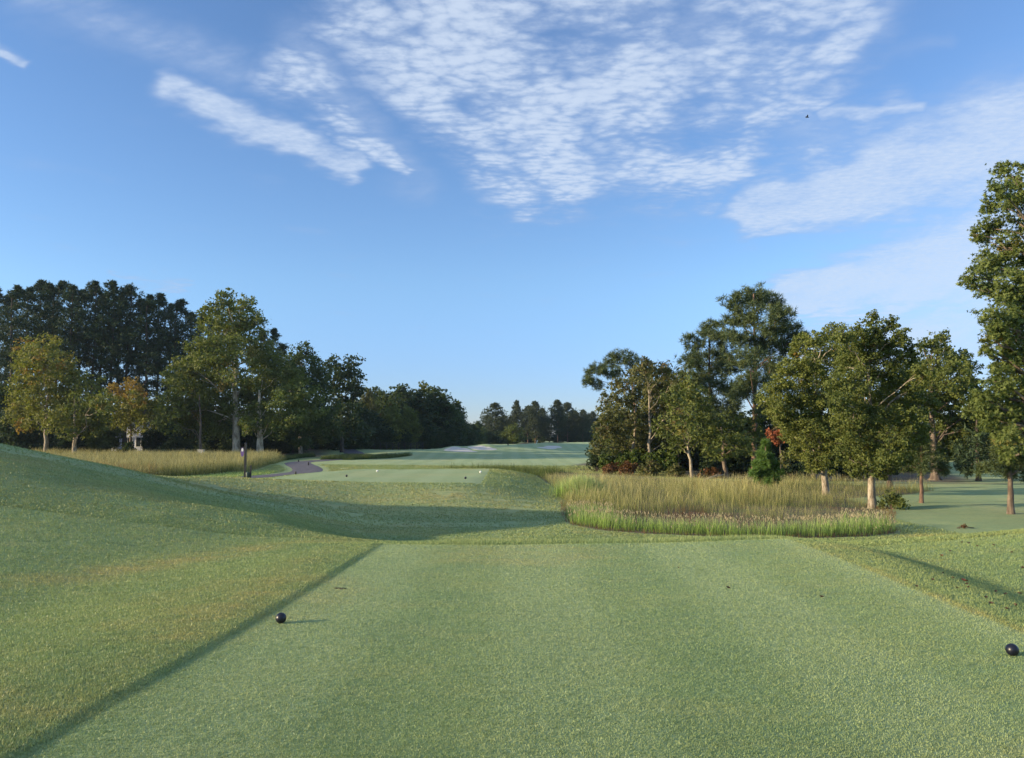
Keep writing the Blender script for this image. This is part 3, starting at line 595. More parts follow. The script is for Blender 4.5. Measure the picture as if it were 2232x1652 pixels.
# far skyline woods out to both sides so the edge of the course is closed
for i, px in enumerate(list(range(-80, 800, 62))):
    if 215 < px < 370: continue
    place(B[['vd1', 'ok1', 'vd2'][i % 3]], px, 130 + 5 * math.sin(i * 2.1), 900 + 10 * math.sin(i * 1.7), f'{ORD[i]} dark tree from the left in the wood far behind the left pines', 'far wood behind the left pines', BH[['vd1', 'ok1', 'vd2'][i % 3]], 1.5, name='backdrop_tree')
for i, px in enumerate(list(range(1345, 2300, 55))):
    place(B[['vd1', 'ok1', 'vd2', 'ok2'][i % 4]], px, (66 if px < 1960 else 84) + 5 * math.sin(i * 2.1), (885 if px < 1960 else 905) + 16 * math.sin(i * 1.7), f'{ORD[i]} dark tree from the left in the backdrop behind the right woods', 'backdrop trees behind the right woods', BH[['vd1', 'ok1', 'vd2', 'ok2'][i % 4]], 1.3, name='backdrop_tree')

# ------------------------------------------------------------------ right woods
RG = 'trees of the right woodland'
hero('pine_tree', 'tall rounded pine, highest tree of the right woodland', 'tree', 1642, 52,
     [(1640, 645, 30), (1605, 660, 28), (1672, 655, 28), (1700, 685, 28), (1590, 700, 24), (1635, 690, 34), (1680, 715, 32), (1720, 715, 22), (1610, 735, 30), (1660, 750, 34), (1710, 755, 28), (1738, 735, 16), (1625, 780, 32), (1680, 800, 34), (1640, 830, 34), (1700, 840, 30), (1610, 850, 26), (1665, 880, 30), (1750, 735, 12)],
     'needle', .50, 'pine', 'redbark', .20, 640, dd=1.5, group=RG, dens=2.4, squash=.7, clump=.30, limbkw=dict(gnarl=.015, start=.3))
hero('pine_tree', 'broad dark pine left of the tallest pine in the right woodland', 'tree', 1545, 56,
     [(1545, 722, 24), (1520, 745, 26), (1575, 740, 28), (1510, 785, 28), (1550, 785, 34), (1590, 790, 32), (1520, 830, 32), (1565, 835, 36), (1600, 850, 30), (1530, 880, 36), (1580, 895, 38), (1540, 930, 34), (1600, 945, 34), (1570, 985, 30)],
     'needle', .52, 'pine', 'darkbark', .19, 730, dd=1.5, group=RG, dens=2.4, squash=.75, limbkw=dict(gnarl=.015, start=.2))
hero('pine_tree', 'flat-topped pine leaning out over the fairway at the woodland end', 'tree', 1395, 62,
     [(1350, 783, 17), (1330, 790, 16), (1372, 786, 18), (1308, 803, 14), (1288, 812, 13), (1278, 830, 11), (1320, 812, 14), (1300, 835, 12), (1400, 800, 18), (1345, 815, 12)],
     'needle', .5, 'pine', 'redbark', .17, 800, toppx=1368, dd=1.0, group=RG, dens=2.0, clump=.36, limbkw=dict(start=.72))
hero('oak_tree', 'browning thin-leaved tree with crossing pale limbs at the woodland end', 'tree', 1378, 57,
     [(1400, 815, 26), (1375, 835, 24), (1345, 870, 28), (1390, 870, 34), (1330, 910, 28), (1370, 920, 34), (1340, 950, 26), (1310, 940, 18), (1410, 905, 28), (1385, 965, 28), (1320, 880, 20), (1350, 840, 20), (1305, 970, 18), (1350, 985, 22), (1415, 840, 22)],
     'slim', .26, 'brown', 'lichbark', .16, 850, dd=1.4, group=RG, dens=2.0, limbkw=dict(twig=7, start=.2, gnarl=.05))
hero('oak_tree', 'brown-green tree with vase-shaped limbs second from the woodland end', 'tree', 1412, 55,
     [(1428, 808, 24), (1445, 835, 24), (1420, 850, 28), (1460, 860, 28), (1435, 890, 32), (1480, 900, 26), (1445, 935, 32), (1480, 950, 28), (1410, 960, 28), (1475, 830, 24), (1490, 865, 28), (1455, 805, 16), (1400, 800, 18)],
     'slim', .26, 'brown', 'lichbark', .16, 850, dd=1.4, group=RG, dens=2.0, limbkw=dict(twig=7, start=.25, gnarl=.05))
hero('oak_tree', 'olive tree with bent forked grey trunk at the edge of the woodland', 'tree', 1507, 50,
     [(1500, 845, 30), (1470, 870, 26), (1520, 880, 34), (1490, 915, 36), (1450, 930, 24), (1525, 935, 34), (1500, 960, 26), (1545, 965, 24), (1465, 965, 22)],
     'slim', .26, 'mapled', 'lichbark', .13, 900, toppx=1498, dd=1.3, group=RG, dens=1.6, limbkw=dict(twig=5, start=.35, gnarl=.05))
hero('oak_tree', 'olive tree with leaning brown trunk right of the forked grey trunk', 'tree', 1582, 49,
     [(1560, 930, 28), (1600, 930, 32), (1580, 965, 30), (1620, 970, 28), (1640, 940, 26), (1550, 985, 18)],
     'slim', .26, 'mapled', 'bark', .17, 930, toppx=1572, dd=1.0, group=RG, dens=1.6, limbkw=dict(twig=4, start=.4))
hero('oak_tree', 'deep green tree filling the back of the woodland end', 'tree', 1452, 63,
     [(1440, 850, 38), (1480, 870, 42), (1400, 890, 42), (1450, 920, 44), (1505, 920, 44), (1350, 925, 34), (1500, 830, 26), (1420, 815, 22), (1390, 950, 36), (1470, 970, 36), (1330, 960, 26)],
     'slim', .30, 'mapled', 'bark', .2, 850, dd=1.2, group=RG, dens=1.7)
hero('bare_tree', 'thin twiggy tree with sparse brown leaves rising above the woodland end', 'tree', 1478, 60,
     [(1470, 822, 20), (1495, 812, 18), (1455, 835, 18), (1485, 845, 22)], 'slim', .22, 'brown', 'wood_dead', .1, 815, dd=1.0, group=RG, dens=.35, limbkw=dict(twig=12, start=.5))
hero('red_maple', 'small maple with a cluster of bright red and orange leaves', 'tree', 1702, 43,
     [(1705, 925, 16), (1722, 935, 18), (1712, 1000, 16)], 'leaf', .17, 'brown', 'bark', .06, 930, toppx=1700, dd=.4, group=RG, dens=.8,
     extra=[([(1686, 952, 11), (1704, 944, 11), (1676, 942, 7), (1695, 962, 7), (1712, 956, 7)], 'red', 'red_foliage')], limbkw=dict(start=.5))
hero('young_pine', 'bright green young pine standing in the tall grass', 'tree', 1668, 37,
     [(1668, 966, 4), (1667, 980, 7), (1660, 994, 8), (1676, 998, 8), (1650, 1012, 8), (1668, 1012, 9), (1687, 1014, 8), (1642, 1030, 9), (1662, 1030, 10), (1680, 1032, 10), (1698, 1030, 8), (1652, 1046, 9), (1674, 1048, 10), (1690, 1046, 8)],
     'needle', .34, 'young', 'redbark', .045, 975, dd=.3, group=None, dens=.8, up=1.4, limbkw=dict(start=.12))
hero('maple_tree', 'olive maple with leaning pale trunk at the back of the tall grass bed', 'tree', 1798, 34.5,
     [(1800, 735, 20), (1775, 745, 22), (1740, 770, 26), (1785, 780, 36), (1825, 775, 30), (1710, 810, 26), (1755, 825, 40), (1805, 835, 42), (1690, 855, 26), (1665, 875, 16), (1730, 875, 36), (1780, 885, 44), (1830, 890, 40), (1710, 920, 28), (1755, 935, 38), (1810, 940, 42), (1850, 950, 30), (1740, 975, 24), (1790, 985, 34), (1835, 990, 26), (1810, 1008, 20), (1770, 1012, 20), (1760, 800, 30), (1700, 890, 24), (1760, 910, 34), (1725, 945, 26), (1840, 925, 34), (1850, 1010, 18), (1840, 740, 26), (1850, 790, 32), (1845, 850, 34), (1820, 720, 18), (1745, 745, 18), (1680, 900, 16), (1860, 970, 26)],
     'leaf', .09, 'maple', 'lichbark', .165, 780, toppx=1775, dd=.9, dens=1.7, clump=.28, limbkw=dict(twig=3, start=.22))
hero('maple_tree', 'deep green maple with straight pale trunk at the right of the tall grass bed', 'tree', 1897, 28.5,
     [(1878, 725, 24), (1915, 722, 24), (1860, 755, 36), (1910, 755, 38), (1950, 765, 32), (1880, 800, 44), (1935, 810, 46), (1975, 810, 28), (1850, 845, 42), (1900, 860, 48), (1955, 865, 42), (1995, 850, 24), (1870, 910, 44), (1925, 915, 46), (1975, 915, 34), (1880, 965, 38), (1930, 970, 40), (1970, 965, 26), (1895, 1005, 28), (1850, 1000, 22), (1945, 1010, 20), (1868, 1028, 16), (1918, 1026, 18), (1900, 900, 40), (1850, 950, 34), (1985, 935, 30), (1960, 1000, 22), (1845, 790, 24), (1835, 880, 26), (1985, 770, 22), (2010, 820, 26), (2020, 880, 24), (2005, 940, 22), (1940, 705, 16), (1900, 695, 16), (1960, 730, 20), (1835, 740, 22)],
     'leaf', .085, 'mapled', 'lichbark', .15, 770, toppx=1890, dd=.8, dens=1.7, clump=.28, limbkw=dict(twig=3, start=.24))
for (px, py) in ((1880, 700), (1905, 692), (1930, 705), (1855, 712), (1945, 715)): pass
hero('oak_tree', 'lobed olive oak with flared root base right of the grass bed', 'tree', 2036, 47,
     [(2035, 745, 20), (2008, 755, 16), (2060, 765, 20), (2085, 785, 22), (2110, 800, 20), (2040, 790, 30), (2005, 800, 26), (2075, 825, 28), (2120, 835, 22), (2040, 840, 34), (2095, 865, 28), (2050, 890, 36), (2000, 880, 30), (2105, 905, 24), (2030, 940, 34), (2080, 940, 30), (2000, 960, 24), (2030, 820, 30, 45), (2030, 880, 30, 45), (2060, 860, 30), (2025, 970, 24, 45.5), (2055, 980, 26), (2130, 870, 24), (2000, 840, 26), (2075, 800, 22), (2090, 960, 24), (2100, 830, 26), (2125, 900, 22), (2110, 935, 22), (2055, 735, 14), (2100, 775, 16)],
     'leaf', .15, 'mapled', 'bark', .27, 800, dd=1.2, dens=1.6, clump=.32, limbkw=dict(flare=2.2, start=.3))
hero('broadleaf_tree', 'grey-trunked tree in the shade between the pale-trunked maple and the flared oak', 'tree', 1936, 39,
     [(1940, 900, 34), (1975, 880, 34), (1960, 935, 36), (1925, 955, 30), (1985, 960, 28), (1950, 985, 24)], 'leaf', .18, 'oak', 'bark', .16, 900, dd=1.0, dens=1.6, limbkw=dict(start=.4))
hero('pine_tree', 'small pine with drooping low branches and slim brown trunk', 'tree', 2004, 30.5,
     [(2000, 960, 26), (1985, 1000, 20), (2020, 985, 26), (1970, 1015, 16), (2045, 1010, 20), (2010, 1015, 18), (2055, 1025, 10), (1990, 930, 22)], 'needle', .26, 'pine', 'redbark', .085, 940, dd=.6, dens=1.3, limbkw=dict(start=.45))
hero('pine_tree', 'dark spreading pine behind the star-leaved tree', 'tree', 2130, 46,
     [(2150, 880, 34), (2115, 920, 34), (2175, 920, 36), (2215, 900, 36), (2130, 965, 34), (2180, 975, 36), (2225, 960, 34), (2100, 1000, 22), (2110, 1020, 12), (2205, 1005, 28)], 'needlef', .5, 'pined', 'darkbark', .16, 900, dd=1.0, dens=1.2)
hero('pine_tree', 'pine with slim dark bare trunk rising from the lawn at the right edge', 'tree', 2197, 26.3,
     [(2190, 985, 24), (2215, 1005, 24), (2165, 1015, 18), (2235, 1025, 22), (2200, 1030, 12), (2140, 1022, 12), (2260, 1000, 20)], 'needle', .28, 'pine', 'bark', .125, 960, dd=.7, dens=1.3, limbkw=dict(start=.5, flare=1.2))
hero('sweetgum_tree', 'tall star-leaved tree filling the right edge of the view', 'tree', 2290, 24,
     [(2185, 375, 22), (2215, 385, 24), (2175, 410, 24), (2210, 430, 34), (2155, 445, 20), (2195, 480, 40), (2150, 500, 26), (2128, 515, 16), (2185, 540, 36), (2150, 570, 26), (2225, 560, 40), (2120, 600, 20), (2110, 618, 14), (2150, 620, 28), (2195, 625, 42), (2240, 640, 44), (2175, 690, 34), (2220, 710, 42), (2165, 740, 26), (2150, 760, 16), (2200, 770, 34), (2240, 790, 40), (2190, 800, 20),
      (2140, 870, 26), (2175, 860, 36), (2215, 870, 40), (2120, 890, 18), (2150, 900, 24), (2190, 920, 38), (2230, 930, 40), (2200, 970, 26), (2195, 1000, 13), (2185, 945, 22), (2185, 705, 34), (2210, 670, 36), (2175, 830, 32), (2215, 820, 36), (2165, 905, 30), (2200, 740, 32), (2165, 580, 24), (2300, 500, 60), (2320, 620, 70), (2330, 760, 75), (2310, 880, 65), (2280, 420, 40)],
     'star', .135, 'gum', 'bark', .24, 420, toppx=2262, dd=.7, dens=2.3, clump=.34, group=None, limbkw=dict(start=.2, twig=2))
# shrubs along the foot of the woodland
def shrub(label, px, d, topy, wpx, leaf, size=.17, name='bush', tpl='leaf', group='bushes along the foot of the right woodland', dens=.9, n=9):
    x = qpt(px, 900)[0] * d; z = h1(x, d); e = empty(name, (x, d, z), label, 'bush', group); top = unproj(px, topy, d)[2]; H = top - z; W = wpx * d / F
    lob = []
    for i in range(n):
        a = rng.random() * 6.28; q = rng.random() ** .6; hz = H * (1 - .55 * q * q) * (.3 + .5 * rng.random()); lob.append((np.array([x + W * .8 * q * math.cos(a), d + W * .6 * q * math.sin(a), z + hz]), min(W, H) * (.28 + .2 * rng.random()), 1.0))
    ce = crown(lob, tpl, size, M[leaf], e, dens, clump=.36, name='foliage'); mb = MB()
    for (c, cc) in ce[:6]:
        mb.tube(np.array([[x, d, z - .1], [(x * .6 + c[0] * .4), (d * .6 + c[1] * .4), z + (c[2] - z) * .5], c]), [.04, .025, .01], 5)
    mb.build('stem', M['bark'], e); return e
sh = [(1300, 60, 975, 26, 'vdark', 'dark leafy bush at the fairway end of the woodland'), (1335, 57, 965, 30, 'vine', 'green vine-covered bush beside the dark leafy bush'), (1375, 55, 950, 30, 'vine', 'tallest vine-covered bush under the crossing pale limbs'),
      (1330, 54, 1005, 24, 'brush', 'russet low brush below the vine-covered bushes'), (1372, 53, 1000, 26, 'brush', 'red-brown scrub right of the russet low brush'), (1425, 54, 960, 32, 'vine', 'rounded green bush under the vase-shaped tree'), (1465, 52, 970, 26, 'vine', 'green bush left of the forked grey trunk'),
      (1420, 52, 1000, 26, 'brown', 'brown-green low scrub at the front of the woodland'), (1475, 50.5, 1005, 24, 'brown', 'brownish scrub at the foot of the forked grey trunk'), (1540, 52, 985, 30, 'vdark', 'dark bush between the two front woodland trunks'), (1610, 53, 990, 30, 'vdark', 'dark bush right of the leaning brown trunk'),
      (1545, 49, 1015, 22, 'brush', 'low russet brush between the two front woodland trunks'), (1725, 45, 985, 30, 'vdark', 'dark bush behind the young pine'), (1770, 46, 970, 34, 'vdark', 'dark bush behind the leaning pale trunk'), (1830, 47, 985, 32, 'vdark', 'dark bush between the two pale maple trunks'),
      (1880, 48, 985, 32, 'vdark', 'dark bush behind the straight pale trunk'), (1925, 50, 990, 28, 'vdark', 'rightmost dark bush under the woodland shade'), (1690, 48, 990, 28, 'oak', 'deep green bush left of the red-leaved maple'), (1650, 50, 1000, 22, 'oak', 'deep green bush at the foot of the tallest pine')]
for (px, d, ty, wp, lf, lb) in sh: shrub(lb, px, d, ty, wp, lf)
shrub('arching grassy shrub at the foot of the straight pale trunk', 1935, 28.2, 1072, 34, 'mapled', .12, 'shrub', 'slim', None)
shrub('small leafy shrub behind the pale house lawn', 392, 92, 950, 40, 'vdark', .3, 'bush', 'leaf', None)
shrub('small leafy shrub in front of the pale house', 285, 94, 953, 16, 'vdark', .26, 'bush', 'leaf', None)

# ------------------------------------------------------------------ tall grasses
def blade_tpl(bend, w_, seg=3):
    V = []; t = np.linspace(0, 1, seg + 1)
    for i, q in enumerate(t):
        x = bend * q * q; z = q - .12 * bend * q * q
        if i < seg: V += [(x, -w_ * (1 - q * .55), z), (x, w_ * (1 - q * .55), z)]
        else: V += [(x, 0, z)]
    Fq = []
    for i in range(seg - 1): a = 2 * i; Fq += [(a, a + 1, a + 3), (a, a + 3, a + 2)]
    a = 2 * (seg - 1); Fq.append((a, a + 1, a + 2)); return np.array(V), np.array(Fq)
def yaw(n, tilt):
    a = rng.random(n) * 6.283; b = rng.normal(size=n) * tilt; ca, sa, cb, sb = np.cos(a), np.sin(a), np.cos(b), np.sin(b); z = np.zeros(n)
    return np.stack([np.stack([ca * cb, -sa, ca * sb], -1), np.stack([sa * cb, ca, sa * sb], -1), np.stack([-sb, z, cb], -1)], -2)
def tall_grass(name, label, x, y, hgt, mat, w_=.006, tilt=.16, bends=(.15, .35, .6), brown=None, heads=None, cat='tall grass'):
    Vs, Fs, A, B_, Cc = [], [], [], [], []; n0 = 0; z = height(x, y); part = rng.integers(0, len(bends), len(x)); cl_ = vnoise(x, y, 1.2, 6) + .5 if brown is None else brown
    for k_, b in enumerate(bends):
        s_ = part == k_; tp = blade_tpl(b, w_); n = s_.sum()
        V, Fq, kv = scatter(tp, np.stack([x[s_], y[s_], z[s_] - .02], 1), yaw(n, tilt), hgt[s_])
        Vs.append(V); Fs.append(Fq + n0); n0 += len(V); A.append(np.tile(np.clip(tp[0][:, 2], 0, 1), n)); B_.append(np.repeat(rng.random(n), kv)); Cc.append(np.repeat(cl_[s_], kv))
    o = mesh(name, np.concatenate(Vs), np.concatenate(Fs), mat, attrs=dict(hgt=np.concatenate(A), tint=np.concatenate(B_), clump=np.concatenate(Cc)))
    tag(o, label, cat, kind='stuff'); return o
def fill_poly(poly, n):
    p = np.array(poly); x = rng.uniform(p[:, 0].min(), p[:, 0].max(), n); y = rng.uniform(p[:, 1].min(), p[:, 1].max(), n); k_ = inpoly(x, y, poly); return x[k_], y[k_]
M['gold'] = tallmat('golden_grass', (.13, .18, .065), (.33, .33, .13), (.66, .58, .31), (.29, .18, .09))
M['goldl'] = tallmat('meadow_grass', (.11, .15, .055), (.24, .25, .10), (.48, .43, .22), (.30, .21, .10))
M['fresh'] = tallmat('fresh_grass', (.15, .22, .055), (.30, .43, .12), (.50, .56, .27))
M['seed'] = tallmat('seed_heads', (.40, .33, .21), (.50, .43, .30), (.58, .52, .38))
M['reed'] = tallmat('reeds', (.06, .085, .035), (.10, .14, .05), (.17, .20, .08))
M['russet'] = tallmat('russet_grass', (.10, .05, .03), (.19, .10, .06), (.30, .18, .11))
x, y = fill_poly(BED, 230000); ed = edge_dist(x, y, BED); yy_front = ed
brownp = 1.2 * gauss(x, y, 4.7, 23.4, 2.5, 1.5, -.2) + .7 * gauss(x, y, 9.0, 22.4, 2.4, .7) + .2 * gauss(x, y, 8.0, 22.3, 3.6, .9) + .5 * gauss(x, y, 9.8, 27.5, 3.0, 1.6) + .3 * (vnoise(x, y, 1.5, 2) > .22)
strip = (y < 27) & (ed < 1.55 + .5 * vnoise(x, y, 1.7)) & (y < np.interp(x, [1, 2, 4, 11, 13], [40, 30, 27, 25, 22]))
tuftn = vnoise(x, y, .45, 1) + .5
keep = ~strip & (tuftn > .22) & (rng.random(len(x)) < np.interp(y, [19, 30, 45, 60], [1, .85, .6, .5]))
hh = (np.interp(y, [20, 23, 27, 33, 40, 46, 56], [.5, .66, .98, 1.05, .9, .5, .4]) * (.42 + .62 * tuftn) * (.55 + .75 * rng.random(len(x)) ** 1.5)) * (1 - .55 * np.clip(brownp, 0, 1)) * sm(0, .5, ed + .25) * (.85 + .6 * vnoise(x, y, 3.2, 4)) * (1 - .6 * gauss(x, y, 12.6, 26.8, 2.6, 2.6)) * (1 - .45 * gauss(x, y, 14.4, 33, 2.2, 3.0))
far_r = (x < np.interp(y, [40, 50, 62], [2.5, 1.5, 6])) & (y > 44)
k1 = keep & ~far_r & (brownp < .6); k2 = keep & ~far_r & (brownp >= .6); k3 = keep & far_r
tall_grass('tall_grass', 'tall golden-green grass of the rounded bed before the right trees', x[k1], y[k1], hh[k1], M['gold'], .0065)
tall_grass('russet_grass', 'low russet dried grass patches within the right grass bed', x[k2], y[k2], hh[k2] * .9, M['russet'], .009, .35)
tall_grass('reeds', 'dark green reeds between the second tee and the fairway', x[k3], y[k3], hh[k3] * 1.9, M['reed'], .014)
x, y = fill_poly(BED, 420000); ed = edge_dist(x, y, BED)
st = (y < 34) & (ed < 1.5 + .5 * vnoise(x, y, 1.7)) & ((y < np.interp(x, [1, 2, 4, 11, 13], [35, 27, 24.5, 22.5, 22])) | (gauss(x, y, 3.2, 33, .8, 1.4) > .4))
x, y, ed = x[st], y[st], ed[st]; kk = (rng.random(len(x)) < .75) & (ed > .32 * (vnoise(x, y, .7, 3) + .3)); x, y, ed = x[kk], y[kk], ed[kk]
hs = (.30 + .16 * (vnoise(x, y, .5, 8) + .5) + .1 * rng.random(len(x))) * (.55 + .45 * sm(0, .35, ed)) * sm(-.1, .2, ed + .08)
tall_grass('foxtail_grass', 'fresh green knee-high grass edging the front of the right grass bed', x, y, hs, M['fresh'], .011, .22)
s_ = rng.random(len(x)) < .24; xh, yh, hh2 = x[s_], y[s_], hs[s_]
zz = height(xh, yh) + hh2 * 1.0
kx, ky = fill_poly(BED, 260000); ked = edge_dist(kx, ky, BED); q_ = (ked < .35) & (ky < 30); kx, ky = kx[q_], ky[q_]
tall_grass('thatch', 'low reddish dead thatch along the front edge of the right grass bed', kx, ky, .06 + .12 * rng.random(len(kx)), M['russet'], .03, .6, cat='thatch')
spk = (np.array([[0, 0, -.5], [.11, 0, 0], [0, .11, 0], [-.11, 0, 0], [0, -.11, 0], [.08, 0, .5]]), np.array([[0, 1, 2], [0, 2, 3], [0, 3, 4], [0, 4, 1], [5, 2, 1], [5, 3, 2], [5, 4, 3], [5, 1, 4]]))
V, Fq, kv = scatter(spk, np.stack([xh, yh, zz], 1), yaw(len(xh), .5), np.full(len(xh), .085))
o = mesh('seed_heads', V, Fq, M['seed'], attrs=dict(hgt=np.full(len(V), .5), tint=np.repeat(rng.random(len(xh)), kv), clump=np.zeros(len(V)))); tag(o, 'pale seed heads nodding above the fresh green edging grass', 'seed heads', kind='stuff')
x, y = fill_poly(LFIELD, 190000); ed = edge_dist(x, y, LFIELD); tn = vnoise(x, y, .8, 1) + .5; kk = tn > .2; x, y, ed, tn = x[kk], y[kk], ed[kk], tn[kk]
br = np.clip(gauss(x, y, -27, 50, 6, 3) * .9 + .25 * tn, 0, 1)
tall_grass('meadow_grass', 'golden meadow of tall grass between the left mound and the trees', x, y, (.45 + .55 * tn + .45 * rng.random(len(x)) ** 2) * sm(-.5, 1.2, ed), M['goldl'], .013, .14, brown=br)
VERGE = [(-40, 42), (-26, 39.5), (-22.5, 42.5), (-18.6, 46.4), (-17.6, 50), (-17.0, 54.5), (-17.4, 58), (-19, 60), (-20.4, 56), (-20.6, 51.5), (-22.5, 46.8), (-27, 41.5)]
x, y = fill_poly(VERGE, 60000); tall_grass('verge_grass', 'bright fresh verge between the meadow and the cart path', x, y, .10 + .10 * rng.random(len(x)), M['fresh'], .07, .4)
x = rng.uniform(-23, -9, 30000); y = rng.uniform(78, 90, 30000); k_ = (x < np.interp(y, [78, 90], [-14, -9])) & (np.abs(x + 19) > 1.7); x, y = x[k_], y[k_]
tall_grass('scrub_grass', 'dark low scrub under the trees beyond the cart path bend', x - 3, y + 4, .25 + .5 * rng.random(len(x)) * (vnoise(x, y, 1.5) + .5), M['reed'], .04, .4)

gc_x = 2.9 + rng.normal(size=2600) * .42; gc_y = 32.6 + rng.normal(size=2600) * .55; q_ = np.clip(1 - np.hypot(gc_x - 2.9, gc_y - 32.6) / 1.7, .15, 1)
o = tall_grass('grass_clump', 'rounded pale grass clump at the left end of the right grass bed', gc_x, gc_y, (.55 + .55 * q_) * (.8 + .3 * rng.random(2600)), M['fresh'], .012, .45); o['category'] = 'grass clump'; o['kind'] = 'thing'

# ------------------------------------------------------------------ short turf in front
def turf(n):
    d = 2.6 * (24 / 2.6) ** rng.random(n) ; a = rng.uniform(-R(44), R(44), n); x = d * np.sin(a); y = d * np.cos(a)
    on = (x > EDGE_X(y)) & (x < 4.2) & (y < 12.2)
    k_ = (y > 2.2) & ~((x > -11) & (y > 22.5)) & (inpoly(x, y, BED) == False) & (rng.random(n) < np.where(y > 14, .7, 1)); return x[k_], y[k_], d[k_], on[k_]
x, y, d, on = turf(1900000); z = height(x, y); n = len(x)
tp = (np.array([[0, -.5, 0], [0, .5, 0], [.55, 0, 1.0]]), np.array([[0, 1, 2]]))
Hh = np.where(on, .0075, .013 + .034 * sm(12.15, 12.35, y) * sm(13.6, 13.0, y) * sm(-2.2, -.8, x) * sm(5.2, 3.8, x)) * (.6 + .8 * rng.random(n)) * (1 + .03 * d); Wd = .0022 + .00065 * d
Rm = yaw(n, .45); Sx = Rm.copy(); Sx[:, :, 1] *= (Wd / Hh)[:, None]
V, Fq, kv = scatter(tp, np.stack([x, y, z - .001], 1), Sx, Hh)
dr, fr = masks(x, y)
o = mesh('turf_grass', V, Fq, M['blades'], attrs=dict(dry=np.repeat(dr, 3), fair=np.repeat(fr, 3), tint=np.repeat(rng.random(n), 3))); tag(o, 'short mown dewy grass blades of the near tee and its banks', 'grass', kind='stuff')

def rough(n):
    x = rng.uniform(-26, 22, n); y = 13 + 55 * rng.random(n) ** 1.6; k_ = (np.abs(x) < .75 * y + 2) & ~inpoly(x, y, BED) & ~inpoly(x, y, LFIELD) & ~inpoly(x, y, VERGE) & ~((x > -11) & (x < -1.3) & (y > 32.3) & (y < 46))
    dd_ = np.full(n, 9.0)
    for a_, b_ in zip(pc[:-1:4], pc[4::4]): dd_ = np.minimum(dd_, np.hypot(x - (a_[0] + b_[0]) / 2, y - (a_[1] + b_[1]) / 2))
    k_ &= (dd_ > 1.75) & (vnoise(x, y, .5, 3) + .6 * vnoise(x, y, 2.2, 8) > -.42) & ((x < 12) | (y < 14)) & (rng.random(n) < np.where((y < 24) & (x < 1), .5, 1)); return x[k_], y[k_]
x, y = rough(900000); z = height(x, y); n = len(x); Hh = (.016 + .00045 * y) * (.5 + rng.random(n)); Rm = yaw(n, .5); Rm[:, :, 1] *= 1.1
V, Fq, kv = scatter(tp, np.stack([x, y, z - .002], 1), Rm, Hh); dr, fr = masks(x, y)
o = mesh('rough_grass', V, Fq, M['blades'], attrs=dict(dry=np.repeat(dr, 3), fair=np.repeat(fr, 3), tint=np.repeat(rng.random(n) * .35 - .25, 3))); tag(o, 'longer dewy tufts of grass on the mound, the dip and the second tee bank', 'grass', kind='stuff')

# ------------------------------------------------------------------ tee markers
def ball(name, label, px, py, r_, mat, z0=None, d=None, flat=1.0, tilt=0.0, group=None):
    if d is None: g = ground_at(px, py, 0.0)
    else: g = np.array([qpt(px, py)[0] * d, d])
    z = h1(*g); mb = MB(); n, k_ = 20, 14
    V = [(0, 0, -1.0)]
    for i in range(1, k_):
        t = -math.pi / 2 + math.pi * i / k_
        for j in range(n): V.append((math.cos(t) * math.cos(2 * math.pi * j / n), math.cos(t) * math.sin(2 * math.pi * j / n), math.sin(t) * flat))
    V.append((0, 0, flat)); V = np.array(V) * r_; Q = []
    for i in range(k_ - 2):
        for j in range(n): Q.append((1 + i * n + j, 1 + i * n + (j + 1) % n, 1 + (i + 1) * n + (j + 1) % n, 1 + (i + 1) * n + j))
    for j in range(n): Q.append((0, 1 + (j + 1) % n, 1 + j, 1 + j)); b = 1 + (k_ - 2) * n; Q.append((len(V) - 1, b + j, b + (j + 1) % n, b + (j + 1) % n))
    V[:, 2] += r_ * flat * .97
    mb.add(V, Q); mb.tube([(0, 0, -.05), (0, 0, r_ * .3)], r_ * .12, 6)
    o = mb.build(name, M[mat]); o.location = (g[0], g[1], z); o.rotation_euler = (0, tilt, 0); tag(o, label, 'tee marker', group); return o
ball('tee_marker', 'dark navy ball tee marker near the left edge of the front tee', 612, 1357, .047, 'navy', group='front tee markers')
ball('tee_marker', 'dark navy ball tee marker at the right edge of the view', 2203, 1434, .045, 'navy', tilt=.25, group='front tee markers')
ball('tee_marker', 'dark ball marker on the left of the second tee', 755, 1040, .055, 'navy', d=36.5, group='second tee markers')
ball('tee_marker', 'white ball marker at the back left of the second tee', 822, 1030, .06, 'white', d=41.5, group='second tee markers')
ball('tee_marker', 'dark ball marker on the right of the second tee', 1014, 1045, .055, 'navy', d=35.5, group='second tee markers')
ball('tee_marker', 'white ball marker at the back right of the second tee', 1047, 1034, .06, 'white', d=40.5, group='second tee markers')

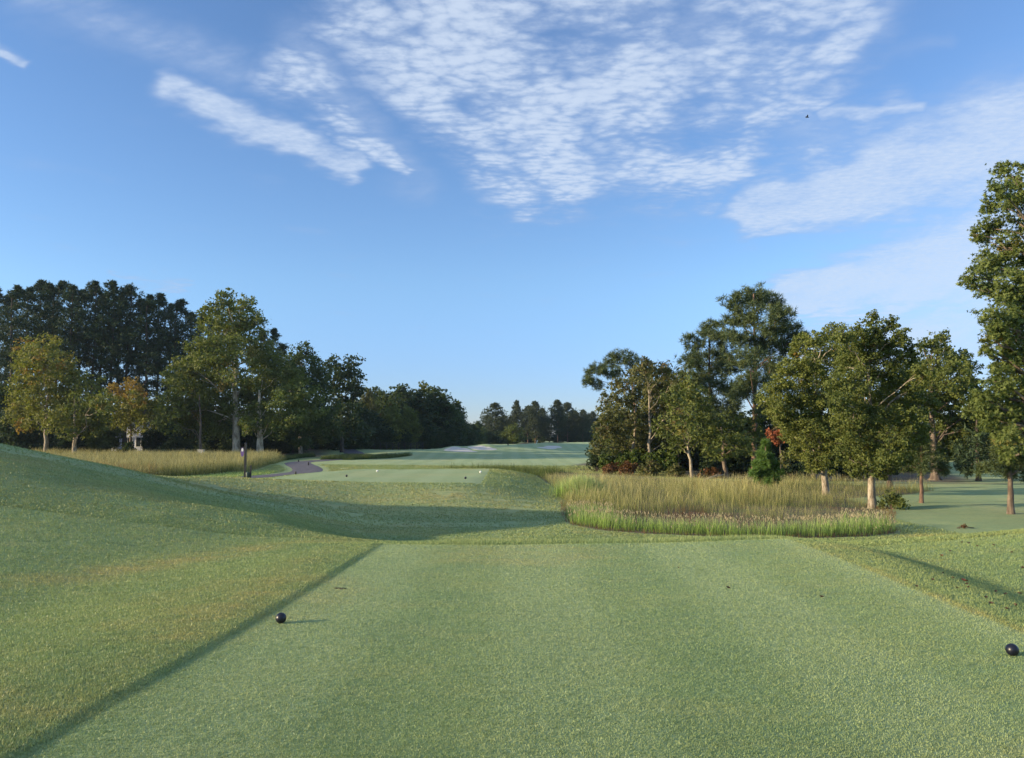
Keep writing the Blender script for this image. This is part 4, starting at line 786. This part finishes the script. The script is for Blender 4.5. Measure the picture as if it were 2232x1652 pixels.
# ------------------------------------------------------------------ sign post, basket stand, path stakes
def sq(mb, x, y, z0, z1, w_=.045): mb.box((x - w_, y - w_, z0), (x + w_, y + w_, z1)); return mb
ys_ = 45.8; xs_ = qpt(534.6, 1000)[0] * ys_; zs_ = h1(xs_, ys_); zt = unproj(534.6, 966, ys_)[2]; pxm = ys_ / F
e = empty('tee_sign', (xs_, ys_, zs_), 'tall dark post with a small hanging white and purple oval sign beside the path', 'sign post')
mb = MB(); sq(mb, xs_, ys_, zs_ - .1, zt, .055); mb.tube([(xs_, ys_, zt), (xs_, ys_, zt + .05)], [.075, .01], 8); mb.build('post', M['black'], e, smooth=False)
MB().box((xs_ - .30, ys_ - .015, zt - .26), (xs_ - .056, ys_ + .015, zt - .225)).build('arm', M['black'], e, smooth=False)
def oval(cx, cy, cz, rx, rz, th, a0=0, a1=2 * math.pi, n=22):
    a = np.linspace(a0, a1, n); V = [(cx + rx * math.cos(q), cy - th, cz + rz * math.sin(q)) for q in a] + [(cx + rx * math.cos(q), cy + th, cz + rz * math.sin(q)) for q in a] + [(cx, cy - th, cz), (cx, cy + th, cz)]
    Q = []
    for i in range(n - 1): Q += [(i, i + 1, n + i + 1, n + i), (2 * n, i + 1, i, i), (2 * n + 1, n + i, n + i + 1, n + i + 1)]
    return MB().add(V, Q)
cz = zt - .52; pl = oval(xs_ - .185, ys_, cz, .10, .27, .014).build('sign_panel', M['purple'], e, smooth=False)
o = oval(xs_ - .185, ys_, cz + .13, .062, .10, .019).build('emblem', M['white'], pl, smooth=False, loc=(0, 0, 0)); o.parent = pl; o.location = (0, 0, 0); 
V_ = np.array([v.co[:] for v in o.data.vertices]); o.data.vertices.foreach_set('co', (V_ - np.array([xs_, ys_, zs_])).astype(np.float32).ravel())
MB().box((xs_ - .195, ys_ - .01, cz + .26), (xs_ - .175, ys_ + .01, zt - .258)).build('hanger', M['black'], e, smooth=False)
xb = qpt(546.8, 1000)[0] * ys_; zb = h1(xb, ys_); e = empty('basket_stand', (xb, ys_, zb), 'short dark post holding a green mesh basket right of the hanging sign post', 'basket stand')
mb = MB(); sq(mb, xb, ys_, zb - .1, unproj(546.8, 1015, ys_)[2], .04); mb.tube([(xb, ys_, unproj(546.8, 1015, ys_)[2]), (xb, ys_, unproj(546.8, 1015, ys_)[2] + .04)], [.055, .01], 8); mb.build('post', M['black'], e, smooth=False)
zt2 = unproj(541, 1027, ys_)[2]; mb = MB(); mb.box((xs_ + .056, ys_ - .02, zt2 - .02), (xb - .041, ys_ + .02, zt2 + .02)); mb.build('rail', M['black'], e, smooth=False); MB().box((xs_ + .056, ys_ - .02, zb + .04), (xb - .041, ys_ + .02, zb + .11)).build('rail', M['black'], e, smooth=False)
xm = (xs_ + xb) / 2; MB().tube([(xm, ys_, zb + .112), (xm, ys_, zb + .15), (xm, ys_, zt2 - .08), (xm, ys_, zt2 - .05)], [.085, .105, .118, .10], 14).build('basket', M['basket'], e)
for (px, py, hp, d, lb) in ((483, 1051, 9.5, 44.5, 'short black path stake left of the hanging sign'), (644, 1037, 9, 52.5, 'black stake on the inner side of the path bend'), (672, 1013, 8, 66, 'black stake behind the path bend on the far lawn edge'), (650.5, 1008, 5, 74, 'smallest black stake at the far turn of the path')):
    x_ = qpt(px, py)[0] * d; z_ = h1(x_, d); hgt_ = hp * d / F; r_ = .055; o = MB().tube([(0, 0, -.08), (0, 0, hgt_ * .8), (0, 0, hgt_ * .97), (0, 0, hgt_)], [r_, r_, r_ * .9, r_ * .5], 10).build('path_stake', M['black']); o.location = (x_, d, z_); tag(o, lb, 'stake', 'stakes along the cart path')
# pale utility marker by the thin trunk
x_ = qpt(438, 985)[0] * 80; z_ = h1(x_, 80); o = MB().box((-.28, -.2, 0), (.28, .2, 1.05)).box((-.31, -.23, 1.051), (.31, .23, 1.12)).build('utility_box', M['concrete'], smooth=False); o.location = (x_, 80, z_); tag(o, 'small pale utility box in the meadow before the thin dark trunk', 'utility box')

# ------------------------------------------------------------------ houses glimpsed through the trees
def house(px0, px1, ytop, d, label, roof=True, nw=4):
    a = qpt(px0, 900)[0] * d; b = qpt(px1, 900)[0] * d; z = h1((a + b) / 2, d) - .1; zt_ = unproj(px0, ytop, d)[2]; L = b - a
    e = empty('house', ((a + b) / 2, d, z), label, 'house'); mb = MB()
    mb.box((a, d, z), (b, d + 8, zt_)); mb.build('wall', M['pale'], e, smooth=False)
    mb = MB(); zr = zt_ + 1.8; V = [(a - .4, d - .5, zt_), (b + .4, d - .5, zt_), (b + .4, d + 8.5, zt_), (a - .4, d + 8.5, zt_), (a - .4, d + 4, zr), (b + .4, d + 4, zr)]
    mb.add(V, [(0, 1, 5, 4), (2, 3, 4, 5), (3, 0, 4, 4), (1, 2, 5, 5), (0, 3, 2, 1)]); mb.build('roof', M['roof'], e, smooth=False)
    for i in range(nw):
        c = a + L * (i + .5) / nw; h_ = .7; f = MB(); zb_ = z + .9 if i != 1 else z + .12; zt3 = z + 2.25
        f.box((c - h_ - .08, d - .05, zb_ - .08), (c - h_, d - .003, zt3 + .08)).box((c + h_, d - .05, zb_ - .08), (c + h_ + .08, d - .003, zt3 + .08)).box((c - h_, d - .05, zt3), (c + h_, d - .003, zt3 + .08)).box((c - h_, d - .05, zb_ - .08), (c + h_, d - .003, zb_)).box((c - .03, d - .04, zb_), (c + .03, d - .003, zt3))
        fo = f.build('window' if i != 1 else 'door', M['white'], e, smooth=False); g_ = MB().box((c - h_, d - .02, zb_), (c + h_, d - .004, zt3)).build('pane', M['glass'], e, smooth=False); g_.parent = fo
    return e
house(238, 352, 918, 116, 'pale blue-white house seen between the trunks behind the orange-topped maple', nw=4)
house(755, 800, 955, 152, 'small grey-white house glimpsed beneath the dark trees left of the fairway', nw=2)
house(575, 628, 940, 122, 'shaded pale house hidden behind the forked sycamore', nw=3)
# black fence behind the central clump
xa, xb2, yf = qpt(790, 900)[0] * 121, qpt(922, 900)[0] * 121, 121.0; e = empty('fence', (xa, yf, h1(xa, yf)), 'low dark rail fence below the trees left of the fairway', 'fence'); n = 11
mb = MB()
for i in range(n):
    x_ = xa + (xb2 - xa) * i / (n - 1); z_ = h1(x_, yf); p_ = MB(); p_.box((x_ - .06, yf - .06, z_ - .1), (x_ + .06, yf + .06, z_ + 1.15)); p_.build('post', M['black'], e, smooth=False)
for hgt_ in (.45, .8, 1.08):
    pts = [(xa + (xb2 - xa) * i / 20, yf - .08, h1(xa + (xb2 - xa) * i / 20, yf) + hgt_) for i in range(21)]; MB().tube(pts, .035, 5).build('rail', M['black'], e)

# ------------------------------------------------------------------ small things on the fairway, lawn and in the air
g = (qpt(1078, 966)[0] * 132, 132.0); z_ = h1(*g); o = MB().box((-.5, -.35, 0), (.5, .35, .38)).box((-.42, -.3, .381), (.42, .3, .45)).build('white_box', M['white'], smooth=False); o.location = (g[0], g[1], z_); tag(o, 'small low white box on the mound at the far left of the fairway', 'box')
g = (qpt(1107, 974)[0] * 128, 128.0); z_ = h1(*g); o = MB().tube([(0, 0, -.1), (0, 0, .75), (0, 0, .85)], [.09, .09, .03], 8).build('yardage_post', M['black']); o.location = (g[0], g[1], z_); tag(o, 'small dark post standing at the middle of the far fairway', 'post')
g = (qpt(1168, 972)[0] * 152, 152.0); z_ = h1(*g); e = empty('rake', (g[0], g[1], z_), 'pale stake leaning beside the right hand bunker', 'stake'); MB().tube([(g[0], g[1], z_ - .1), (g[0] + .25, g[1], z_ + .6)], .05, 6).build('shaft', M['white'], e); MB().box((g[0] + .12, g[1] - .04, z_ + .6), (g[0] + .4, g[1] + .04, z_ + .68)).build('head', M['white'], e, smooth=False)
# fallen log
a = unproj(1535, 1043, 45.5); a[2] = h1(a[0], a[1]) + .12; b = unproj(1578, 1036, 46.5); b[2] = h1(b[0], b[1]) + .35; m_ = (a + b) / 2; m_[2] += .03
mb = MB(); mb.tube([a, m_, b], [.06, .075, .05], 8); mb.tube([m_, m_ + np.array([.25, -.1, .22])], [.03, .01], 5); o = mb.build('fallen_branch', M['wood_dead'], loc=tuple(a)); tag(o, 'pale fallen branch lying at the foot of the woodland', 'branch')
# leaves on the right lawn
def dead_leaf(px, py, zg, size, mat, label, group):
    g = ground_at(px, py, zg)
    for _ in range(12): g = ground_at(px, py, h1(*g))
    z = h1(*g); n = 9; a = np.arange(n) / n * 2 * np.pi; r_ = size * (.6 + .4 * rng.random(n)); r_[::2] *= .65
    top = np.stack([r_ * np.cos(a), r_ * .7 * np.sin(a), size * .35 * rng.random(n) + .012], 1); c = np.array([[0, 0, .006]]); V = np.concatenate([top, c, top - [0, 0, .003], c - [0, 0, .003]])
    Fq = [(i, (i + 1) % n, n) for i in range(n)] + [(n + 1 + (i + 1) % n, n + 1 + i, 2 * n + 1) for i in range(n)]
    o = mesh('fallen_leaf', V, Fq, M[mat]); o.location = (g[0], g[1], z + .008); o.rotation_euler = (rng.normal() * .2, rng.normal() * .2, rng.random() * 6); tag(o, label, 'leaf', group)
LV = [(2106, 1276), (2032, 1266), (1997, 1281), (2110, 1283), (2147, 1305), (2160, 1318), (2194, 1330), (2212, 1322), (2222, 1296), (2085, 1284), (2190, 1298), (2076, 1262), (2055, 1252), (2170, 1292)]
for px, py in LV: dead_leaf(px, py, -.15, .032, 'deadleaf', 'small dark fallen leaf in the shaded dip right of the front tee', 'dark fallen leaves in the right dip')
for px, py in ((2096, 1184), (2111, 1186), (2165, 1190), (2205, 1206), (2228, 1240), (2130, 1192), (2070, 1203)): dead_leaf(px, py, 0, .035, 'deadleaf', 'small dark fallen leaf on the sunlit right mound', 'dark fallen leaves on the right mound')
dead_leaf(2052, 1213, -.1, .04, 'redleaf', 'single red fallen leaf on the sunlit lawn at the right', None)
dead_leaf(2101, 1268, -.2, .05, 'redleaf', 'reddish fallen leaf standing in the shaded dip', None)
dead_leaf(1586, 1284, 0, .035, 'deadleaf', 'brown fallen leaf on the front tee right of its middle', None)
dead_leaf(1790, 1304, 0, .03, 'deadleaf', 'dark twig-like leaf on the right part of the front tee', None)
dead_leaf(1478, 1240, 0, .025, 'deadleaf', 'tiny dark leaf at the middle of the front tee', None)
g = ground_at(2100, 1152, -.6)
for _ in range(20): g = ground_at(2100, 1152, h1(*g))
e = empty('leaf_pile', (g[0], g[1], h1(*g)), 'small heap of dark red leaves beside the bare soil patch', 'leaf pile')
n = 70; P_ = rng.normal(size=(n, 3)) * [.045, .035, .03] + [g[0], g[1], h1(*g) + .06]; P_[:, 2] = np.maximum(P_[:, 2], h1(*g) + .01); V, Fq, kv = scatter('leaf', P_, rots(n), np.full(n, .05))
mesh('leaves', V, Fq, M['brush'], e, attrs=dict(tint=np.repeat(rng.random(n), kv), clump=np.repeat(rng.random(n), kv)))
MB().tube([(g[0] - .2, g[1], h1(*g) + .02), (g[0], g[1], h1(*g) + .05), (g[0] + .3, g[1] + .02, h1(*g) + .02)], .012, 5).build('twig', M['darkbark'], e)
# divot
g = ground_at(742, 1283, 0); patch('divot', simple('divot_soil', (.05, .045, .02), .95), g[0], g[1], .085, .045, lift=.006, n=16, rings=4, wob=.3)
# bird
p_ = unproj(1759, 256, 120); e = empty('bird', tuple(p_), 'tiny dark bird flying high in front of the clouds', 'bird')
MB().tube([p_ + np.array([-.28, 0, -.05]), p_ + np.array([-.12, 0, 0]), p_ + np.array([.05, 0, .03]), p_ + np.array([.2, 0, .02]), p_ + np.array([.27, 0, 0])], [.03, .075, .085, .055, .015], 8).build('body', M['black'], e)
for s_ in (-1, 1):
    V = [p_ + np.array(q) for q in ((.1, .05 * s_, .06), (-.1, .05 * s_, .06), (-.14, .3 * s_, .3), (.02, .32 * s_, .32), (-.12, .55 * s_, .2), (.1, .05 * s_, .04), (-.1, .05 * s_, .04), (-.14, .3 * s_, .28), (.02, .32 * s_, .3))]
    mesh('wing', V, [(0, 1, 2), (0, 2, 3), (3, 2, 4), (5, 7, 6), (5, 8, 7), (8, 4, 7)], M['black'], e)

# ------------------------------------------------------------------ morning haze
hz = bpy.data.materials.new('haze'); hz.use_nodes = True; t_ = hz.node_tree; t_.nodes.clear(); n_ = N(t_); v_ = n_.new('ShaderNodeVolumePrincipled'); o_ = n_.new('ShaderNodeOutputMaterial')
v_.inputs['Color'].default_value = rgb(.62, .80, 1.0); v_.inputs['Density'].default_value = 0.00014; v_.inputs['Anisotropy'].default_value = .2
t_.links.new(v_.outputs[0], o_.inputs['Volume'])
HB = [float(fx.min()) - 5, float(fy.min()) - 5, float(fz.min()) - 1.2, float(fx.max()) + 5, float(fy.max()) + 5, 33.0]
o = MB().box(HB[:3], HB[3:]).build('haze', hz, smooth=False); tag(o, 'thin bluish morning haze over the golf course', 'haze', kind='stuff')
